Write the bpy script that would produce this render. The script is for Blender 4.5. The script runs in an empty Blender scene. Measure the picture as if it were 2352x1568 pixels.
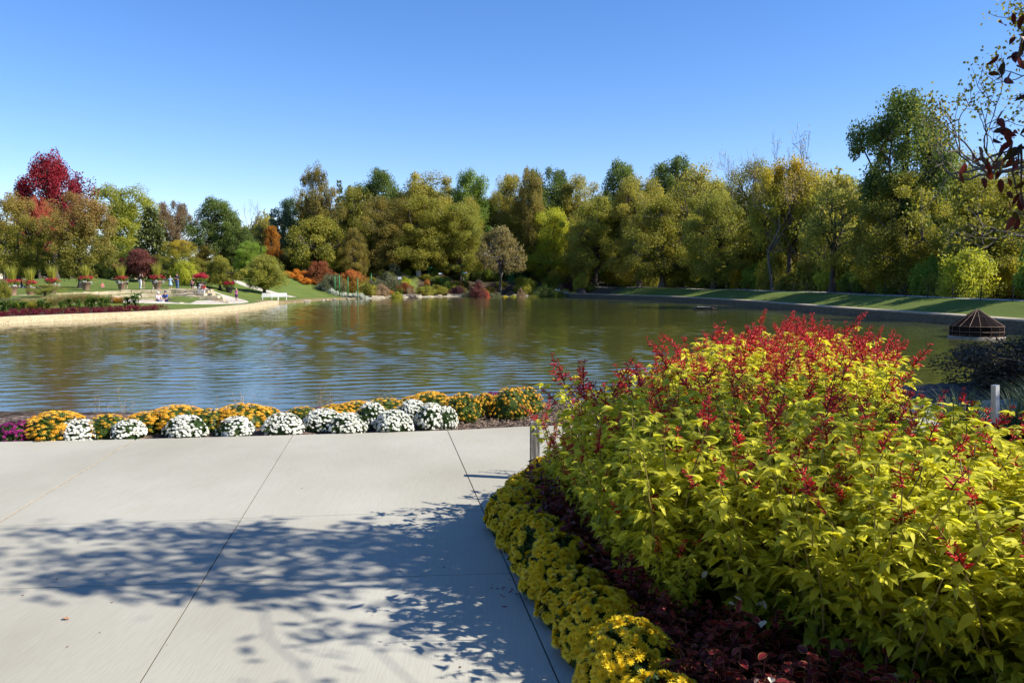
import bpy, math
import numpy as np
from mathutils import Vector, Matrix
S = bpy.context.scene
COL = S.collection
R = math.radians

# ------------------------------------------------------------------ camera, sky, sun, exposure
CAMZ = 2.65
F = 1800.0                       # focal length in the units of a 2352 px wide picture
PITCH = math.atan(139 / F)
cd = bpy.data.cameras.new('camera'); cam = bpy.data.objects.new('camera', cd); COL.objects.link(cam)
cam.location = (0, 0, CAMZ); cam.rotation_euler = (R(90) - PITCH, 0, 0)
cd.sensor_width = 36; cd.lens = F / 2352 * 36; cd.clip_start = 0.05; cd.clip_end = 3000
S.camera = cam
SUN_EL, SUN_AZ = 40.0, 102.0      # azimuth clockwise from +Y
W = bpy.data.worlds.new('World'); S.world = W; W.use_nodes = True
wn, wl = W.node_tree.nodes, W.node_tree.links
wn.clear()
sky = wn.new('ShaderNodeTexSky'); sky.sky_type = 'NISHITA'; sky.sun_disc = False
sky.sun_elevation = R(SUN_EL); sky.sun_rotation = R(SUN_AZ); sky.altitude = 300
sky.air_density = 1.0; sky.dust_density = 0.0; sky.ozone_density = 2.5
hs = wn.new('ShaderNodeHueSaturation'); hs.inputs['Saturation'].default_value = 1.25
bg = wn.new('ShaderNodeBackground'); bg.inputs['Strength'].default_value = 0.108
wo = wn.new('ShaderNodeOutputWorld')
wl.new(sky.outputs[0], hs.inputs['Color']); wm = wn.new('ShaderNodeMix'); wm.data_type = 'RGBA'; wm.blend_type = 'MULTIPLY'; wm.inputs[0].default_value = 1; wm.inputs[7].default_value = (.96, .90, 1.06, 1)
wl.new(hs.outputs[0], wm.inputs[6]); wl.new(wm.outputs[2], bg.inputs[0]); wl.new(bg.outputs[0], wo.inputs[0])
sd = bpy.data.lights.new('sun', 'SUN'); sd.energy = 4.8; sd.angle = R(0.53); sd.color = (1.0, 0.945, 0.84)
so = bpy.data.objects.new('sun', sd); COL.objects.link(so)
sv = Vector((math.sin(R(SUN_AZ)) * math.cos(R(SUN_EL)), math.cos(R(SUN_AZ)) * math.cos(R(SUN_EL)), math.sin(R(SUN_EL))))
so.rotation_euler = sv.to_track_quat('Z', 'Y').to_euler(); so.location = (60, -10, 60)
S.view_settings.view_transform = 'Standard'; S.view_settings.look = 'None'
S.view_settings.gamma = 1; S.view_settings.exposure = 0.85; S.view_settings.use_curve_mapping = False
S.cycles.max_bounces = 8; S.cycles.transparent_max_bounces = 12; S.cycles.caustics_reflective = False
S.cycles.caustics_refractive = False

# ------------------------------------------------------------------ measuring helpers
def ray(px, py):
    u = (px - 1176) / F; v = (784 - py) / F
    c, s = math.cos(PITCH), math.sin(PITCH)
    return np.array([u, c + v * s, -s + v * c])
def at(px, py, Y):
    d = ray(px, py); return np.array([0, 0, CAMZ]) + d * (Y / d[1])
def onz(px, py, z):
    d = ray(px, py); return np.array([0, 0, CAMZ]) + d * ((z - CAMZ) / d[2])
def wx(px, Y): return float(at(px, 645, Y)[0])
def patio_z(y): return 1.09 - 0.0083 * y
def onpatio(px, py):
    d = ray(px, py); t = (1.09 - CAMZ) / (d[2] + 0.0083 * d[1]); return np.array([0, 0, CAMZ]) + d * t
ORD = ['first', 'second', 'third', 'fourth', 'fifth', 'sixth', 'seventh', 'eighth', 'ninth', 'tenth', 'eleventh', 'twelfth',
       'thirteenth', 'fourteenth', 'fifteenth', 'sixteenth', 'seventeenth', 'eighteenth', 'nineteenth', 'twentieth']

# ------------------------------------------------------------------ mesh building
def norm(v): return v / np.maximum(np.linalg.norm(v, axis=-1, keepdims=True), 1e-9)
class MB:
    def __init__(s): s.v = []; s.f = []; s.t = []; s.e = []; s.n = 0
    def add(s, v, faces, tint=.5, mat=0, edge=0.0):
        v = np.asarray(v, float).reshape(-1, 3); n = len(v)
        s.v.append(v)
        s.t.append(np.broadcast_to(np.asarray(tint, float), (n,)).copy()); s.e.append(np.broadcast_to(np.asarray(edge, float), (n,)).copy())
        for f in faces: s.f.append((np.asarray(f, int) + s.n, mat))
        s.n += n; return s
    def scatter(s, tv, faces, mats, offs, tint=None, mat=0, edge=None):
        tv = np.asarray(tv, float); m = len(tv); N = len(offs)
        if N == 0: return s
        v = np.einsum('nij,mj->nmi', mats, tv) + np.asarray(offs)[:, None, :]
        k = (np.arange(N) * m)[:, None, None]
        fs = [(np.asarray(f, int)[None] + k).reshape(-1, len(f[0])) for f in faces]
        t = np.repeat(np.full(N, .5) if tint is None else tint, m)
        e = np.tile(np.zeros(m) if edge is None else np.asarray(edge, float), N)
        return s.add(v.reshape(-1, 3), fs, t, mat, e)
    def box(s, c, sz, rz=0, tint=.5, mat=0, jit=0, rng=None, rx=0):
        q = np.array([[x, y, z] for z in (-.5, .5) for y in (-.5, .5) for x in (-.5, .5)]) * np.array(sz)
        if jit: q = q + rng.uniform(-jit, jit, q.shape)
        M = np.array(Matrix.Rotation(rz, 3, 'Z') @ Matrix.Rotation(rx, 3, 'X'))
        q = q @ M.T + np.array(c)
        return s.add(q, [[[0, 2, 3, 1], [4, 5, 7, 6], [0, 1, 5, 4], [2, 6, 7, 3], [0, 4, 6, 2], [1, 3, 7, 5]]], tint, mat)
    def tube(s, pts, rad, n=6, tint=.5, mat=0, cap=True):
        p = np.asarray(pts, float); k = len(p); rad = np.broadcast_to(np.asarray(rad, float), (k,))
        t = np.gradient(p, axis=0); t = norm(t)
        up = np.where(np.abs(t[:, 2:3]) > .9, np.array([[1., 0, 0]]), np.array([[0, 0, 1.]]))
        a = norm(np.cross(t, up)); b = np.cross(t, a)
        an = np.arange(n) / n * 2 * math.pi
        ring = p[:, None] + rad[:, None, None] * (np.cos(an)[None, :, None] * a[:, None] + np.sin(an)[None, :, None] * b[:, None])
        i = np.arange(k - 1)[:, None] * n; j = np.arange(n)[None]; j2 = (j + 1) % n
        fq = np.stack([i + j, i + n + j, i + n + j2, i + j2], -1).reshape(-1, 4)
        fs = [fq]
        if cap: fs.append(np.array([list(range(n))])); fs.append(np.array([[(k - 1) * n + q for q in range(n - 1, -1, -1)]]))
        return s.add(ring.reshape(-1, 3), fs, tint, mat)
    def lathe(s, prof, n=16, c=(0, 0, 0), tint=.5, mat=0, squash=(1, 1)):
        pr = np.asarray(prof, float); k = len(pr); an = np.arange(n) / n * 2 * math.pi
        v = np.stack([pr[:, None, 0] * np.cos(an) * squash[0], pr[:, None, 0] * np.sin(an) * squash[1], np.repeat(pr[:, 1:2], n, 1)], -1).reshape(-1, 3) + np.array(c)
        i = np.arange(k - 1)[:, None] * n; j = np.arange(n)[None]; j2 = (j + 1) % n
        fs = [np.stack([i + j, i + j2, i + n + j2, i + n + j], -1).reshape(-1, 4)]
        return s.add(v, fs, tint, mat)
    def obj(s, name, mats, parent=None, smooth=False, loc=None):
        me = s.mesh(name, mats, smooth); o = bpy.data.objects.new(name, me); COL.objects.link(o)
        if parent is not None: o.parent = parent
        if loc is not None: o.location = [float(x) for x in loc]
        return o
    def mesh(s, name, mats, smooth=False):
        me = bpy.data.meshes.new(name)
        v = np.concatenate(s.v); me.vertices.add(len(v)); me.vertices.foreach_set('co', v.ravel())
        tot = np.concatenate([np.full(len(f), f.shape[1]) for f, m in s.f]); lp = np.concatenate([f.ravel() for f, m in s.f])
        me.loops.add(len(lp)); me.loops.foreach_set('vertex_index', lp)
        me.polygons.add(len(tot)); me.polygons.foreach_set('loop_start', np.concatenate([[0], np.cumsum(tot)[:-1]]))
        me.polygons.foreach_set('loop_total', tot)
        me.polygons.foreach_set('material_index', np.concatenate([np.full(len(f), m) for f, m in s.f]))
        me.polygons.foreach_set('use_smooth', np.full(len(tot), bool(smooth)))
        for nm, d in (('tint', s.t), ('edge', s.e)):
            a = me.attributes.new(nm, 'FLOAT', 'POINT'); a.data.foreach_set('value', np.concatenate(d))
        for m in (mats if isinstance(mats, (list, tuple)) else [mats]): me.materials.append(m)
        me.update(calc_edges=True); me.validate()
        return me
def frames(d, n):
    """columns: side, along, normal"""
    d = norm(d); n = n - (n * d).sum(-1, keepdims=True) * d; n = norm(n); x = np.cross(d, n)
    return np.stack([x, d, n], -1)
def tag(o, label=None, cat=None, group=None, kind=None):
    if label: o['label'] = label
    if cat: o['category'] = cat
    if group: o['group'] = group
    if kind: o['kind'] = kind
    return o
def empty(name, loc, rz=0, sc=None):
    o = bpy.data.objects.new(name, None); COL.objects.link(o); o.empty_display_size = .2
    o.location = [float(x) for x in loc]; o.rotation_euler = (0, 0, rz)
    if sc is not None: o.scale = sc
    return o
def copy_tree(o, parent=None):
    c = o.copy(); COL.objects.link(c)
    if parent is not None: c.parent = parent
    for ch in list(o.children): copy_tree(ch, c)
    return c
def meshobj(name, me, parent=None, mat=None):
    o = bpy.data.objects.new(name, me); COL.objects.link(o)
    if parent is not None: o.parent = parent
    if mat is not None:
        o.material_slots[0].link = 'OBJECT'; o.material_slots[0].material = mat
    return o

# ------------------------------------------------------------------ materials
def _mat(name):
    m = bpy.data.materials.new(name); m.use_nodes = True; nt = m.node_tree
    return m, nt, nt.nodes, nt.links, nt.nodes['Principled BSDF']
def rgba(c): return (c[0], c[1], c[2], 1)
def SOLID(name, c1, c2=None, scale=6.0, rough=.75, bump=0.0, spec=.3, stretch=(1, 1, 1), metal=0, detail=5, bscale=None, contrast=(.35, .65)):
    m, nt, N, L, P = _mat(name)
    P.inputs['Roughness'].default_value = rough; P.inputs['Specular IOR Level'].default_value = spec; P.inputs['Metallic'].default_value = metal
    tc = N.new('ShaderNodeTexCoord'); mp = N.new('ShaderNodeMapping'); mp.inputs['Scale'].default_value = stretch
    L.new(tc.outputs['Object'], mp.inputs[0])
    if c2 is None: P.inputs['Base Color'].default_value = rgba(c1)
    else:
        nz = N.new('ShaderNodeTexNoise'); nz.inputs['Scale'].default_value = scale; nz.inputs['Detail'].default_value = detail
        L.new(mp.outputs[0], nz.inputs[0])
        cr = N.new('ShaderNodeValToRGB'); cr.color_ramp.elements[0].position = contrast[0]; cr.color_ramp.elements[1].position = contrast[1]
        cr.color_ramp.elements[0].color = rgba(c1); cr.color_ramp.elements[1].color = rgba(c2)
        L.new(nz.outputs[0], cr.inputs[0]); L.new(cr.outputs[0], P.inputs['Base Color'])
    if bump:
        nb = N.new('ShaderNodeTexNoise'); nb.inputs['Scale'].default_value = bscale or scale * 3; nb.inputs['Detail'].default_value = 4
        L.new(mp.outputs[0], nb.inputs[0]); b = N.new('ShaderNodeBump'); b.inputs['Strength'].default_value = bump; b.inputs['Distance'].default_value = .05
        L.new(nb.outputs[0], b.inputs['Height']); L.new(b.outputs[0], P.inputs['Normal'])
    return m
def LEAF(name, c1, c2, ctop=None, trans=.35, rough=.5, spec=.25, edgecol=None, tgain=1.3, topband=(.3, .95), edgeband=(.75, .95)):
    """leaf colour runs c1..c2 with the per-leaf tint attribute; autumn colour can gather towards the top of the crown"""
    m, nt, N, L, P = _mat(name)
    a = N.new('ShaderNodeAttribute'); a.attribute_name = 'tint'
    mx = N.new('ShaderNodeMix'); mx.data_type = 'RGBA'; L.new(a.outputs['Fac'], mx.inputs[0])
    mx.inputs[6].default_value = rgba(c1); mx.inputs[7].default_value = rgba(c2); out = mx.outputs[2]
    if ctop is not None:
        tc = N.new('ShaderNodeTexCoord'); sp = N.new('ShaderNodeSeparateXYZ'); L.new(tc.outputs['Object'], sp.inputs[0])
        nz = N.new('ShaderNodeTexNoise'); nz.inputs['Scale'].default_value = 2.5; L.new(tc.outputs['Object'], nz.inputs[0])
        ad = N.new('ShaderNodeMath'); ad.operation = 'MULTIPLY_ADD'; ad.inputs[1].default_value = .8; L.new(nz.outputs[0], ad.inputs[0])
        sb = N.new('ShaderNodeMath'); sb.operation = 'SUBTRACT'; L.new(sp.outputs[2], sb.inputs[0]); sb.inputs[1].default_value = .4; L.new(sb.outputs[0], ad.inputs[2])
        mr = N.new('ShaderNodeMapRange'); mr.inputs[1].default_value = topband[0]; mr.inputs[2].default_value = topband[1]; L.new(ad.outputs[0], mr.inputs[0])
        m2 = N.new('ShaderNodeMix'); m2.data_type = 'RGBA'; L.new(mr.outputs[0], m2.inputs[0]); L.new(out, m2.inputs[6]); m2.inputs[7].default_value = rgba(ctop)
        out = m2.outputs[2]
    if edgecol is not None:
        e = N.new('ShaderNodeAttribute'); e.attribute_name = 'edge'
        er = N.new('ShaderNodeMapRange'); er.inputs[1].default_value = edgeband[0]; er.inputs[2].default_value = edgeband[1]; L.new(e.outputs['Fac'], er.inputs[0])
        m3 = N.new('ShaderNodeMix'); m3.data_type = 'RGBA'; L.new(er.outputs[0], m3.inputs[0]); L.new(out, m3.inputs[6]); m3.inputs[7].default_value = rgba(edgecol)
        out = m3.outputs[2]
    L.new(out, P.inputs['Base Color']); P.inputs['Roughness'].default_value = rough; P.inputs['Specular IOR Level'].default_value = spec
    if trans > 0:
        t = N.new('ShaderNodeBsdfTranslucent'); g = N.new('ShaderNodeMix'); g.data_type = 'RGBA'; g.blend_type = 'MULTIPLY'; g.inputs[0].default_value = 1
        L.new(out, g.inputs[6]); g.inputs[7].default_value = (tgain, tgain, tgain * .7, 1); L.new(g.outputs[2], t.inputs[0])
        ms = N.new('ShaderNodeMixShader'); ms.inputs[0].default_value = trans
        L.new(P.outputs[0], ms.inputs[1]); L.new(t.outputs[0], ms.inputs[2]); L.new(ms.outputs[0], N['Material Output'].inputs[0])
    return m
def STONE(name, c1, c2, cj, scale=2.2, stretch=(1, 1, 1.6), joint=.05, rough=.85):
    m, nt, N, L, P = _mat(name)
    tc = N.new('ShaderNodeTexCoord'); mp = N.new('ShaderNodeMapping'); mp.inputs['Scale'].default_value = stretch; L.new(tc.outputs['Object'], mp.inputs[0])
    v = N.new('ShaderNodeTexVoronoi'); v.feature = 'DISTANCE_TO_EDGE'; v.inputs['Scale'].default_value = scale; L.new(mp.outputs[0], v.inputs[0])
    vc = N.new('ShaderNodeTexVoronoi'); vc.inputs['Scale'].default_value = scale; L.new(mp.outputs[0], vc.inputs[0])
    nz = N.new('ShaderNodeTexNoise'); nz.inputs['Scale'].default_value = 9; L.new(tc.outputs['Object'], nz.inputs[0])
    sp = N.new('ShaderNodeSeparateColor'); L.new(vc.outputs['Color'], sp.inputs[0])
    av = N.new('ShaderNodeMath'); av.operation = 'MULTIPLY_ADD'; av.inputs[1].default_value = .5; L.new(sp.outputs[0], av.inputs[0]); 
    hf = N.new('ShaderNodeMath'); hf.operation = 'MULTIPLY'; hf.inputs[1].default_value = .5; L.new(nz.outputs[0], hf.inputs[0]); L.new(hf.outputs[0], av.inputs[2])
    mx = N.new('ShaderNodeMix'); mx.data_type = 'RGBA'; L.new(av.outputs[0], mx.inputs[0]); mx.inputs[6].default_value = rgba(c1); mx.inputs[7].default_value = rgba(c2)
    ls = N.new('ShaderNodeMath'); ls.operation = 'LESS_THAN'; ls.inputs[1].default_value = joint; L.new(v.outputs['Distance'], ls.inputs[0])
    m2 = N.new('ShaderNodeMix'); m2.data_type = 'RGBA'; L.new(ls.outputs[0], m2.inputs[0]); L.new(mx.outputs[2], m2.inputs[6]); m2.inputs[7].default_value = rgba(cj)
    L.new(m2.outputs[2], P.inputs['Base Color']); P.inputs['Roughness'].default_value = rough; P.inputs['Specular IOR Level'].default_value = .2
    b = N.new('ShaderNodeBump'); b.inputs['Strength'].default_value = .5; b.inputs['Distance'].default_value = .04; L.new(v.outputs['Distance'], b.inputs['Height']); L.new(b.outputs[0], P.inputs['Normal'])
    return m
# ------------------------------------------------------------------ the pond and the land round it
POND = np.array([(-35, 43), (-31.9, 48.8), (-30.5, 52.4), (-27.8, 56.8), (-25.9, 62), (-25.3, 67.2), (-25.6, 78), (-27.4, 90), (-26.6, 93.5), (-25.9, 106),
    (-22.9, 116), (-17.5, 125), (-10.8, 132.5), (0, 135.5), (8.3, 136), (12.5, 127), (15.8, 119), (21, 109), (24.4, 92.6), (25.6, 81.5), (26.1, 62.8), (26.6, 56.8),
    (27.4, 49.9), (27.5, 43.8), (27.5, 33), (25, 25), (19, 19.5), (12, 15.8), (6, 13.6), (0, 12.6), (-7, 12.8), (-14, 15), (-22, 20), (-30, 27), (-36, 34)], float)
def pond_sd(x, y):
    """signed distance to the pond outline, negative in the water"""
    p = np.stack([np.ravel(x), np.ravel(y)], -1); d = np.full(len(p), 1e9); ins = np.zeros(len(p), bool)
    n = len(POND)
    for i in range(n):
        a, b = POND[i], POND[(i + 1) % n]; ab = b - a
        t = np.clip(((p - a) @ ab) / (ab @ ab), 0, 1); d = np.minimum(d, np.linalg.norm(p - a - t[:, None] * ab, axis=1))
        c = ((a[1] > p[:, 1]) != (b[1] > p[:, 1])) & (p[:, 0] < (b[0] - a[0]) * (p[:, 1] - a[1]) / (b[1] - a[1] + 1e-12) + a[0])
        ins ^= c
    return np.where(ins, -d, d).reshape(np.shape(x))
def sm(a, b, x): t = np.clip((x - a) / (b - a), 0, 1); return t * t * (3 - 2 * t)
HC = np.array([(-30, 97, 1.3), (-43, 84, 1.8), (-45, 100, 2.0), (-52, 72, 1.5), (-41, 110, 2.9), (-36, 104, 2.0), (-34, 112, 2.7), (-34, 128, 3.6), (-27, 122, 2.1), (-24, 125, 1.7),
    (-20, 118, 1.0), (-15, 135, 1.9), (-17, 145, 3.7), (-5, 140, 1.7), (0, 146, 3.0), (-2, 138, 1.2), (8, 142, 1.7), (14, 136, 1.4), (23, 128, 1.6), (29, 112, 1.45), (31, 92, 1.42), (32.3, 70, 1.4), (32.8, 52, 1.38),
    (32.5, 38, 1.35), (38, 60, 1.4), (40, 95, 1.6), (55, 70, 2.5), (60, 110, 3), (20, 160, 3), (-40, 150, 4.5), (-60, 110, 3), (-70, 80, 2), (0, 175, 4), (-45, 50, .8), (-60, 40, 1),
    (18, 12, 1.15), (30, 20, 1.2), (0, 5, 1.0), (-20, 8, 1.0), (10, 8, 1.0), (-60, 10, 1), (60, 20, 2), (0, -30, 1.0), (300, 200, 8), (-300, 200, 8), (0, 400, 10)])
AC = np.array([-33., 71.])
TIERS = [(3.0, .62), (5.5, .98), (8.0, 1.37), (10.5, 1.78)]
def tier_fac(ang): return 1 - .30 * sm(100, 185, ang)
def hgt(x, y):
    x = np.asarray(x, float); y = np.asarray(y, float)
    w = 1 / (np.hypot(x[..., None] - HC[:, 0], y[..., None] - HC[:, 1]) ** 3 + 1)
    H = (w * HC[:, 2]).sum(-1) / w.sum(-1)
    s = pond_sd(x, y)
    left = sm(-18, -24, x) * sm(112, 90, y) * sm(44, 50, y)
    right = sm(11, 16, x) * sm(24, 32, y)
    near = sm(30, 22, y)
    ez = .12 + .26 * left * sm(96, 90, y) + .42 * right
    wd = 16 + (12 - 16) * left + (4.5 - 16) * right * (1 - near) + (3.2 - 16) * near * (1 - right)
    wd = np.maximum(wd, 3)
    z = ez + (H - ez) * sm(0, 1, s / wd)
    ang = np.degrees(np.arctan2(y - AC[1], x - AC[0])); ang = np.where(ang < -90, ang + 360, ang); r = np.hypot(x - AC[0], y - AC[1])
    fa = sm(78, 90, ang) * sm(215, 195, ang)
    zt = np.full(x.shape, .45); prev = .45
    for rr, zz in TIERS:
        zt = zt + (zz - prev) * sm(rr - .15, rr + .55, r); prev = zz
    zt = .45 + (zt - .45) * tier_fac(ang)
    k = fa * sm(17, 11.5, r)
    z = z * (1 - k) + zt * k
    flat = sm(4.5, 3.2, r) * (1 - fa) * sm(0, 1, s); z = z * (1 - flat) + .45 * flat
    # the paved terrace by the camera lies on a level bench
    lv = patio_z(y) - .05
    kp = sm(9.9, 9.2, y + .0 * x - .25 * np.clip(x, 0, 12) + 0.06 * np.clip(-x, 0, 20))
    z = z * (1 - kp) + lv * kp
    z = np.where(s < 0, np.maximum(-1.2, s * .45) + np.where(s > -.4, ez * (1 + s / .4), 0) * (1 - np.maximum(left * sm(94, 88, y), right)), z)
    return z
def hz(x, y): return float(hgt(np.array([x]), np.array([y]))[0])

def GROUND():
    m, nt, N, L, P = _mat('ground_cover')
    tc = N.new('ShaderNodeTexCoord')
    def noise(sc, det=6):
        z = N.new('ShaderNodeTexNoise'); z.inputs['Scale'].default_value = sc; z.inputs['Detail'].default_value = det; L.new(tc.outputs['Object'], z.inputs[0]); return z
    def ramp(src, p0, c0, p1, c1):
        r = N.new('ShaderNodeValToRGB'); r.color_ramp.elements[0].position = p0; r.color_ramp.elements[1].position = p1
        r.color_ramp.elements[0].color = rgba(c0); r.color_ramp.elements[1].color = rgba(c1); L.new(src, r.inputs[0]); return r.outputs[0]
    def mix(f, a, b):
        x = N.new('ShaderNodeMix'); x.data_type = 'RGBA'; L.new(f, x.inputs[0]); L.new(a, x.inputs[6]); L.new(b, x.inputs[7]); return x.outputs[2]
    g1 = ramp(noise(.35).outputs[0], .35, (.088, .124, .022), .7, (.15, .175, .042))
    g2 = ramp(noise(14, 8).outputs[0], .3, (.055, .092, .015), .7, (.15, .19, .05))
    md = N.new('ShaderNodeMix'); md.data_type = 'RGBA'; md.inputs[0].default_value = .5; L.new(g1, md.inputs[6]); L.new(g2, md.inputs[7])
    dry = ramp(noise(6, 8).outputs[0], .3, (.16, .11, .05), .7, (.3, .24, .12))
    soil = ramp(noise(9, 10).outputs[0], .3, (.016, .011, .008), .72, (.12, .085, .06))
    a = N.new('ShaderNodeAttribute'); a.attribute_name = 'tint'; b = N.new('ShaderNodeAttribute'); b.attribute_name = 'edge'
    nn = noise(1.3, 7)
    def soft(src):
        ad = N.new('ShaderNodeMath'); ad.operation = 'ADD'; L.new(src, ad.inputs[0]); L.new(nn.outputs[0], ad.inputs[1])
        mr = N.new('ShaderNodeMapRange'); mr.inputs[1].default_value = .88; mr.inputs[2].default_value = 1.12; L.new(ad.outputs[0], mr.inputs[0]); return mr.outputs[0]
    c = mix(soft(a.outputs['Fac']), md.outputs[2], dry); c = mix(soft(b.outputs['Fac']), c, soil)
    L.new(c, P.inputs['Base Color']); P.inputs['Roughness'].default_value = .95; P.inputs['Specular IOR Level'].default_value = .1
    bp = N.new('ShaderNodeBump'); bp.inputs['Strength'].default_value = .6; bp.inputs['Distance'].default_value = .05; L.new(noise(22, 6).outputs[0], bp.inputs['Height']); L.new(bp.outputs[0], P.inputs['Normal'])
    return m
M_GROUND = GROUND()
gx = np.unique(np.concatenate([np.linspace(-600, -75, 14), np.arange(-75, 75, .6), np.linspace(75, 600, 14)]))
gy = np.unique(np.concatenate([np.linspace(-120, -6, 8), np.arange(-6, 22, .35), np.arange(22, 175, .65), np.linspace(175, 900, 18)]))
X, Y = np.meshgrid(gx, gy); Z = hgt(X, Y)
sdg = pond_sd(X, Y)
# dry margins (tint) and planting soil / woodland floor (edge)
dry = .95 * sm(4.2, .6, sdg) * sm(84, 92, Y) * sm(-10, -16, X) + .45 * sm(1.6, .2, sdg)
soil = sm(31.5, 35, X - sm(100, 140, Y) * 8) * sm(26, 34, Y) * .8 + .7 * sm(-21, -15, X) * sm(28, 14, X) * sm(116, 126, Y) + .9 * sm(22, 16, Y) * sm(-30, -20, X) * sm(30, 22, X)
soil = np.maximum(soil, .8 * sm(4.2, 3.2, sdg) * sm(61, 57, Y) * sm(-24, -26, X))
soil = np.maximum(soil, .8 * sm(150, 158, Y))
g = MB(); ny, nx = X.shape; ii = (np.arange(ny - 1)[:, None] * nx + np.arange(nx - 1)[None])
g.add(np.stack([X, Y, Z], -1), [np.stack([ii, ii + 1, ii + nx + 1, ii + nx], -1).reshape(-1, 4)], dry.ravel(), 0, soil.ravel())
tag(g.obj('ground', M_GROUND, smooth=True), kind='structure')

def WATER():
    m, nt, N, L, P = _mat('pond_water')
    P.inputs['Base Color'].default_value = (.060, .066, .018, 1); P.inputs['Roughness'].default_value = .03; P.inputs['IOR'].default_value = 1.65; P.inputs['Specular IOR Level'].default_value = .5
    tc = N.new('ShaderNodeTexCoord')
    def nz(sc, st, rot, det):
        mp = N.new('ShaderNodeMapping'); mp.inputs['Scale'].default_value = st; mp.inputs['Rotation'].default_value = (0, 0, rot); L.new(tc.outputs['Object'], mp.inputs[0])
        z = N.new('ShaderNodeTexNoise'); z.inputs['Scale'].default_value = sc; z.inputs['Detail'].default_value = det; z.inputs['Roughness'].default_value = .6; L.new(mp.outputs[0], z.inputs[0]); return z.outputs[0]
    a = nz(2.4, (.7, 1.25, 1), R(17), 4); b = nz(6.5, (.8, 1.15, 1), R(-14), 3); c = nz(.09, (1, 1.6, 1), 0, 3)
    s = N.new('ShaderNodeMath'); s.operation = 'MULTIPLY_ADD'; s.inputs[1].default_value = .32; L.new(b, s.inputs[0]); L.new(a, s.inputs[2])
    # ripples are stronger in the breezy patches
    mr = N.new('ShaderNodeMapRange'); mr.inputs[1].default_value = .36; mr.inputs[2].default_value = .64; mr.inputs[3].default_value = .35; mr.inputs[4].default_value = 1.0; L.new(c, mr.inputs[0])
    bp = N.new('ShaderNodeBump'); bp.inputs['Distance'].default_value = .012; L.new(s.outputs[0], bp.inputs['Height']); L.new(mr.outputs[0], bp.inputs['Strength'])
    L.new(bp.outputs[0], P.inputs['Normal'])
    return m
# the surface carries real ripples: many small wave trains blown across the pond, stronger in breezy patches
rng = np.random.default_rng(8)
WAVES = []
for k in range(64):
    lam = .27 * (.85 / .27) ** (rng.random() ** 1.2); th = R(100) + rng.normal() * .42
    WAVES.append((2 * math.pi / lam * math.cos(th), 2 * math.pi / lam * math.sin(th), rng.uniform(0, 6.283), lam * .0015 * rng.uniform(.5, 1.4), lam))
def ripples(x, y, step):
    z = np.zeros_like(x)
    for kx, ky, ph, amp, lam in WAVES:
        z += amp * np.sin(kx * x + ky * y + ph) * sm(1.9, 3.2, lam / step)
    patch = .5 + .5 * np.sin(.11 * x + .19 * y + 1.4 * np.sin(.07 * x - .1 * y) + .8) * np.sin(.05 * x - .13 * y + 2 + np.sin(.09 * x))
    return z * (.55 + .6 * patch)
wx_ = np.arange(-39, 30, .17); wy_ = np.concatenate([np.arange(11.5, 46, .095), np.arange(46, 138, .21)])
WX, WY = np.meshgrid(wx_, wy_); WZ = ripples(WX, WY, np.where(WY < 46, .10, .2))
w = MB(); ny, nx = WX.shape; ii = (np.arange(ny - 1)[:, None] * nx + np.arange(nx - 1)[None])
w.add(np.stack([WX, WY, WZ], -1), [np.stack([ii, ii + 1, ii + nx + 1, ii + nx], -1).reshape(-1, 4)])
tag(w.obj('pond_water', WATER(), smooth=True), kind='structure')

# ------------------------------------------------------------------ paved terrace
def CONCRETE():
    m, nt, N, L, P = _mat('broom_finished_concrete')
    tc = N.new('ShaderNodeTexCoord')
    def nz(sc, st=(1, 1, 1), det=6):
        mp = N.new('ShaderNodeMapping'); mp.inputs['Scale'].default_value = st; L.new(tc.outputs['Object'], mp.inputs[0])
        z = N.new('ShaderNodeTexNoise'); z.inputs['Scale'].default_value = sc; z.inputs['Detail'].default_value = det; L.new(mp.outputs[0], z.inputs[0]); return z.outputs[0]
    r = N.new('ShaderNodeValToRGB'); e = r.color_ramp.elements; e[0].position = .3; e[1].position = .72
    e[0].color = (.325, .300, .238, 1); e[1].color = (.425, .402, .335, 1); L.new(nz(.8, (1, .6, 1), 8), r.inputs[0])
    r2 = N.new('ShaderNodeValToRGB'); e = r2.color_ramp.elements; e[0].position = .62; e[1].position = .78; e[0].color = (1, 1, 1, 1); e[1].color = (.965, .945, .91, 1); L.new(nz(2.6, (.8, 1.2, 1), 10), r2.inputs[0])
    r3 = N.new('ShaderNodeValToRGB'); e = r3.color_ramp.elements; e[0].position = .35; e[1].position = .6; e[0].color = (.965, .965, .965, 1); e[1].color = (1.02, 1.03, 1.03, 1); L.new(nz(60, (2.2, .12, 1), 2), r3.inputs[0])
    a = N.new('ShaderNodeMix'); a.data_type = 'RGBA'; a.blend_type = 'MULTIPLY'; a.inputs[0].default_value = 1; L.new(r.outputs[0], a.inputs[6]); L.new(r2.outputs[0], a.inputs[7])
    b = N.new('ShaderNodeMix'); b.data_type = 'RGBA'; b.blend_type = 'MULTIPLY'; b.inputs[0].default_value = 1; L.new(a.outputs[2], b.inputs[6]); L.new(r3.outputs[0], b.inputs[7])
    L.new(b.outputs[2], P.inputs['Base Color']); P.inputs['Roughness'].default_value = .85; P.inputs['Specular IOR Level'].default_value = .2
    bp = N.new('ShaderNodeBump'); bp.inputs['Strength'].default_value = .25; bp.inputs['Distance'].default_value = .004; L.new(nz(60, (2.2, .12, 1), 2), bp.inputs['Height']); L.new(bp.outputs[0], P.inputs['Normal'])
    return m
M_CONC = CONCRETE()
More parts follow.
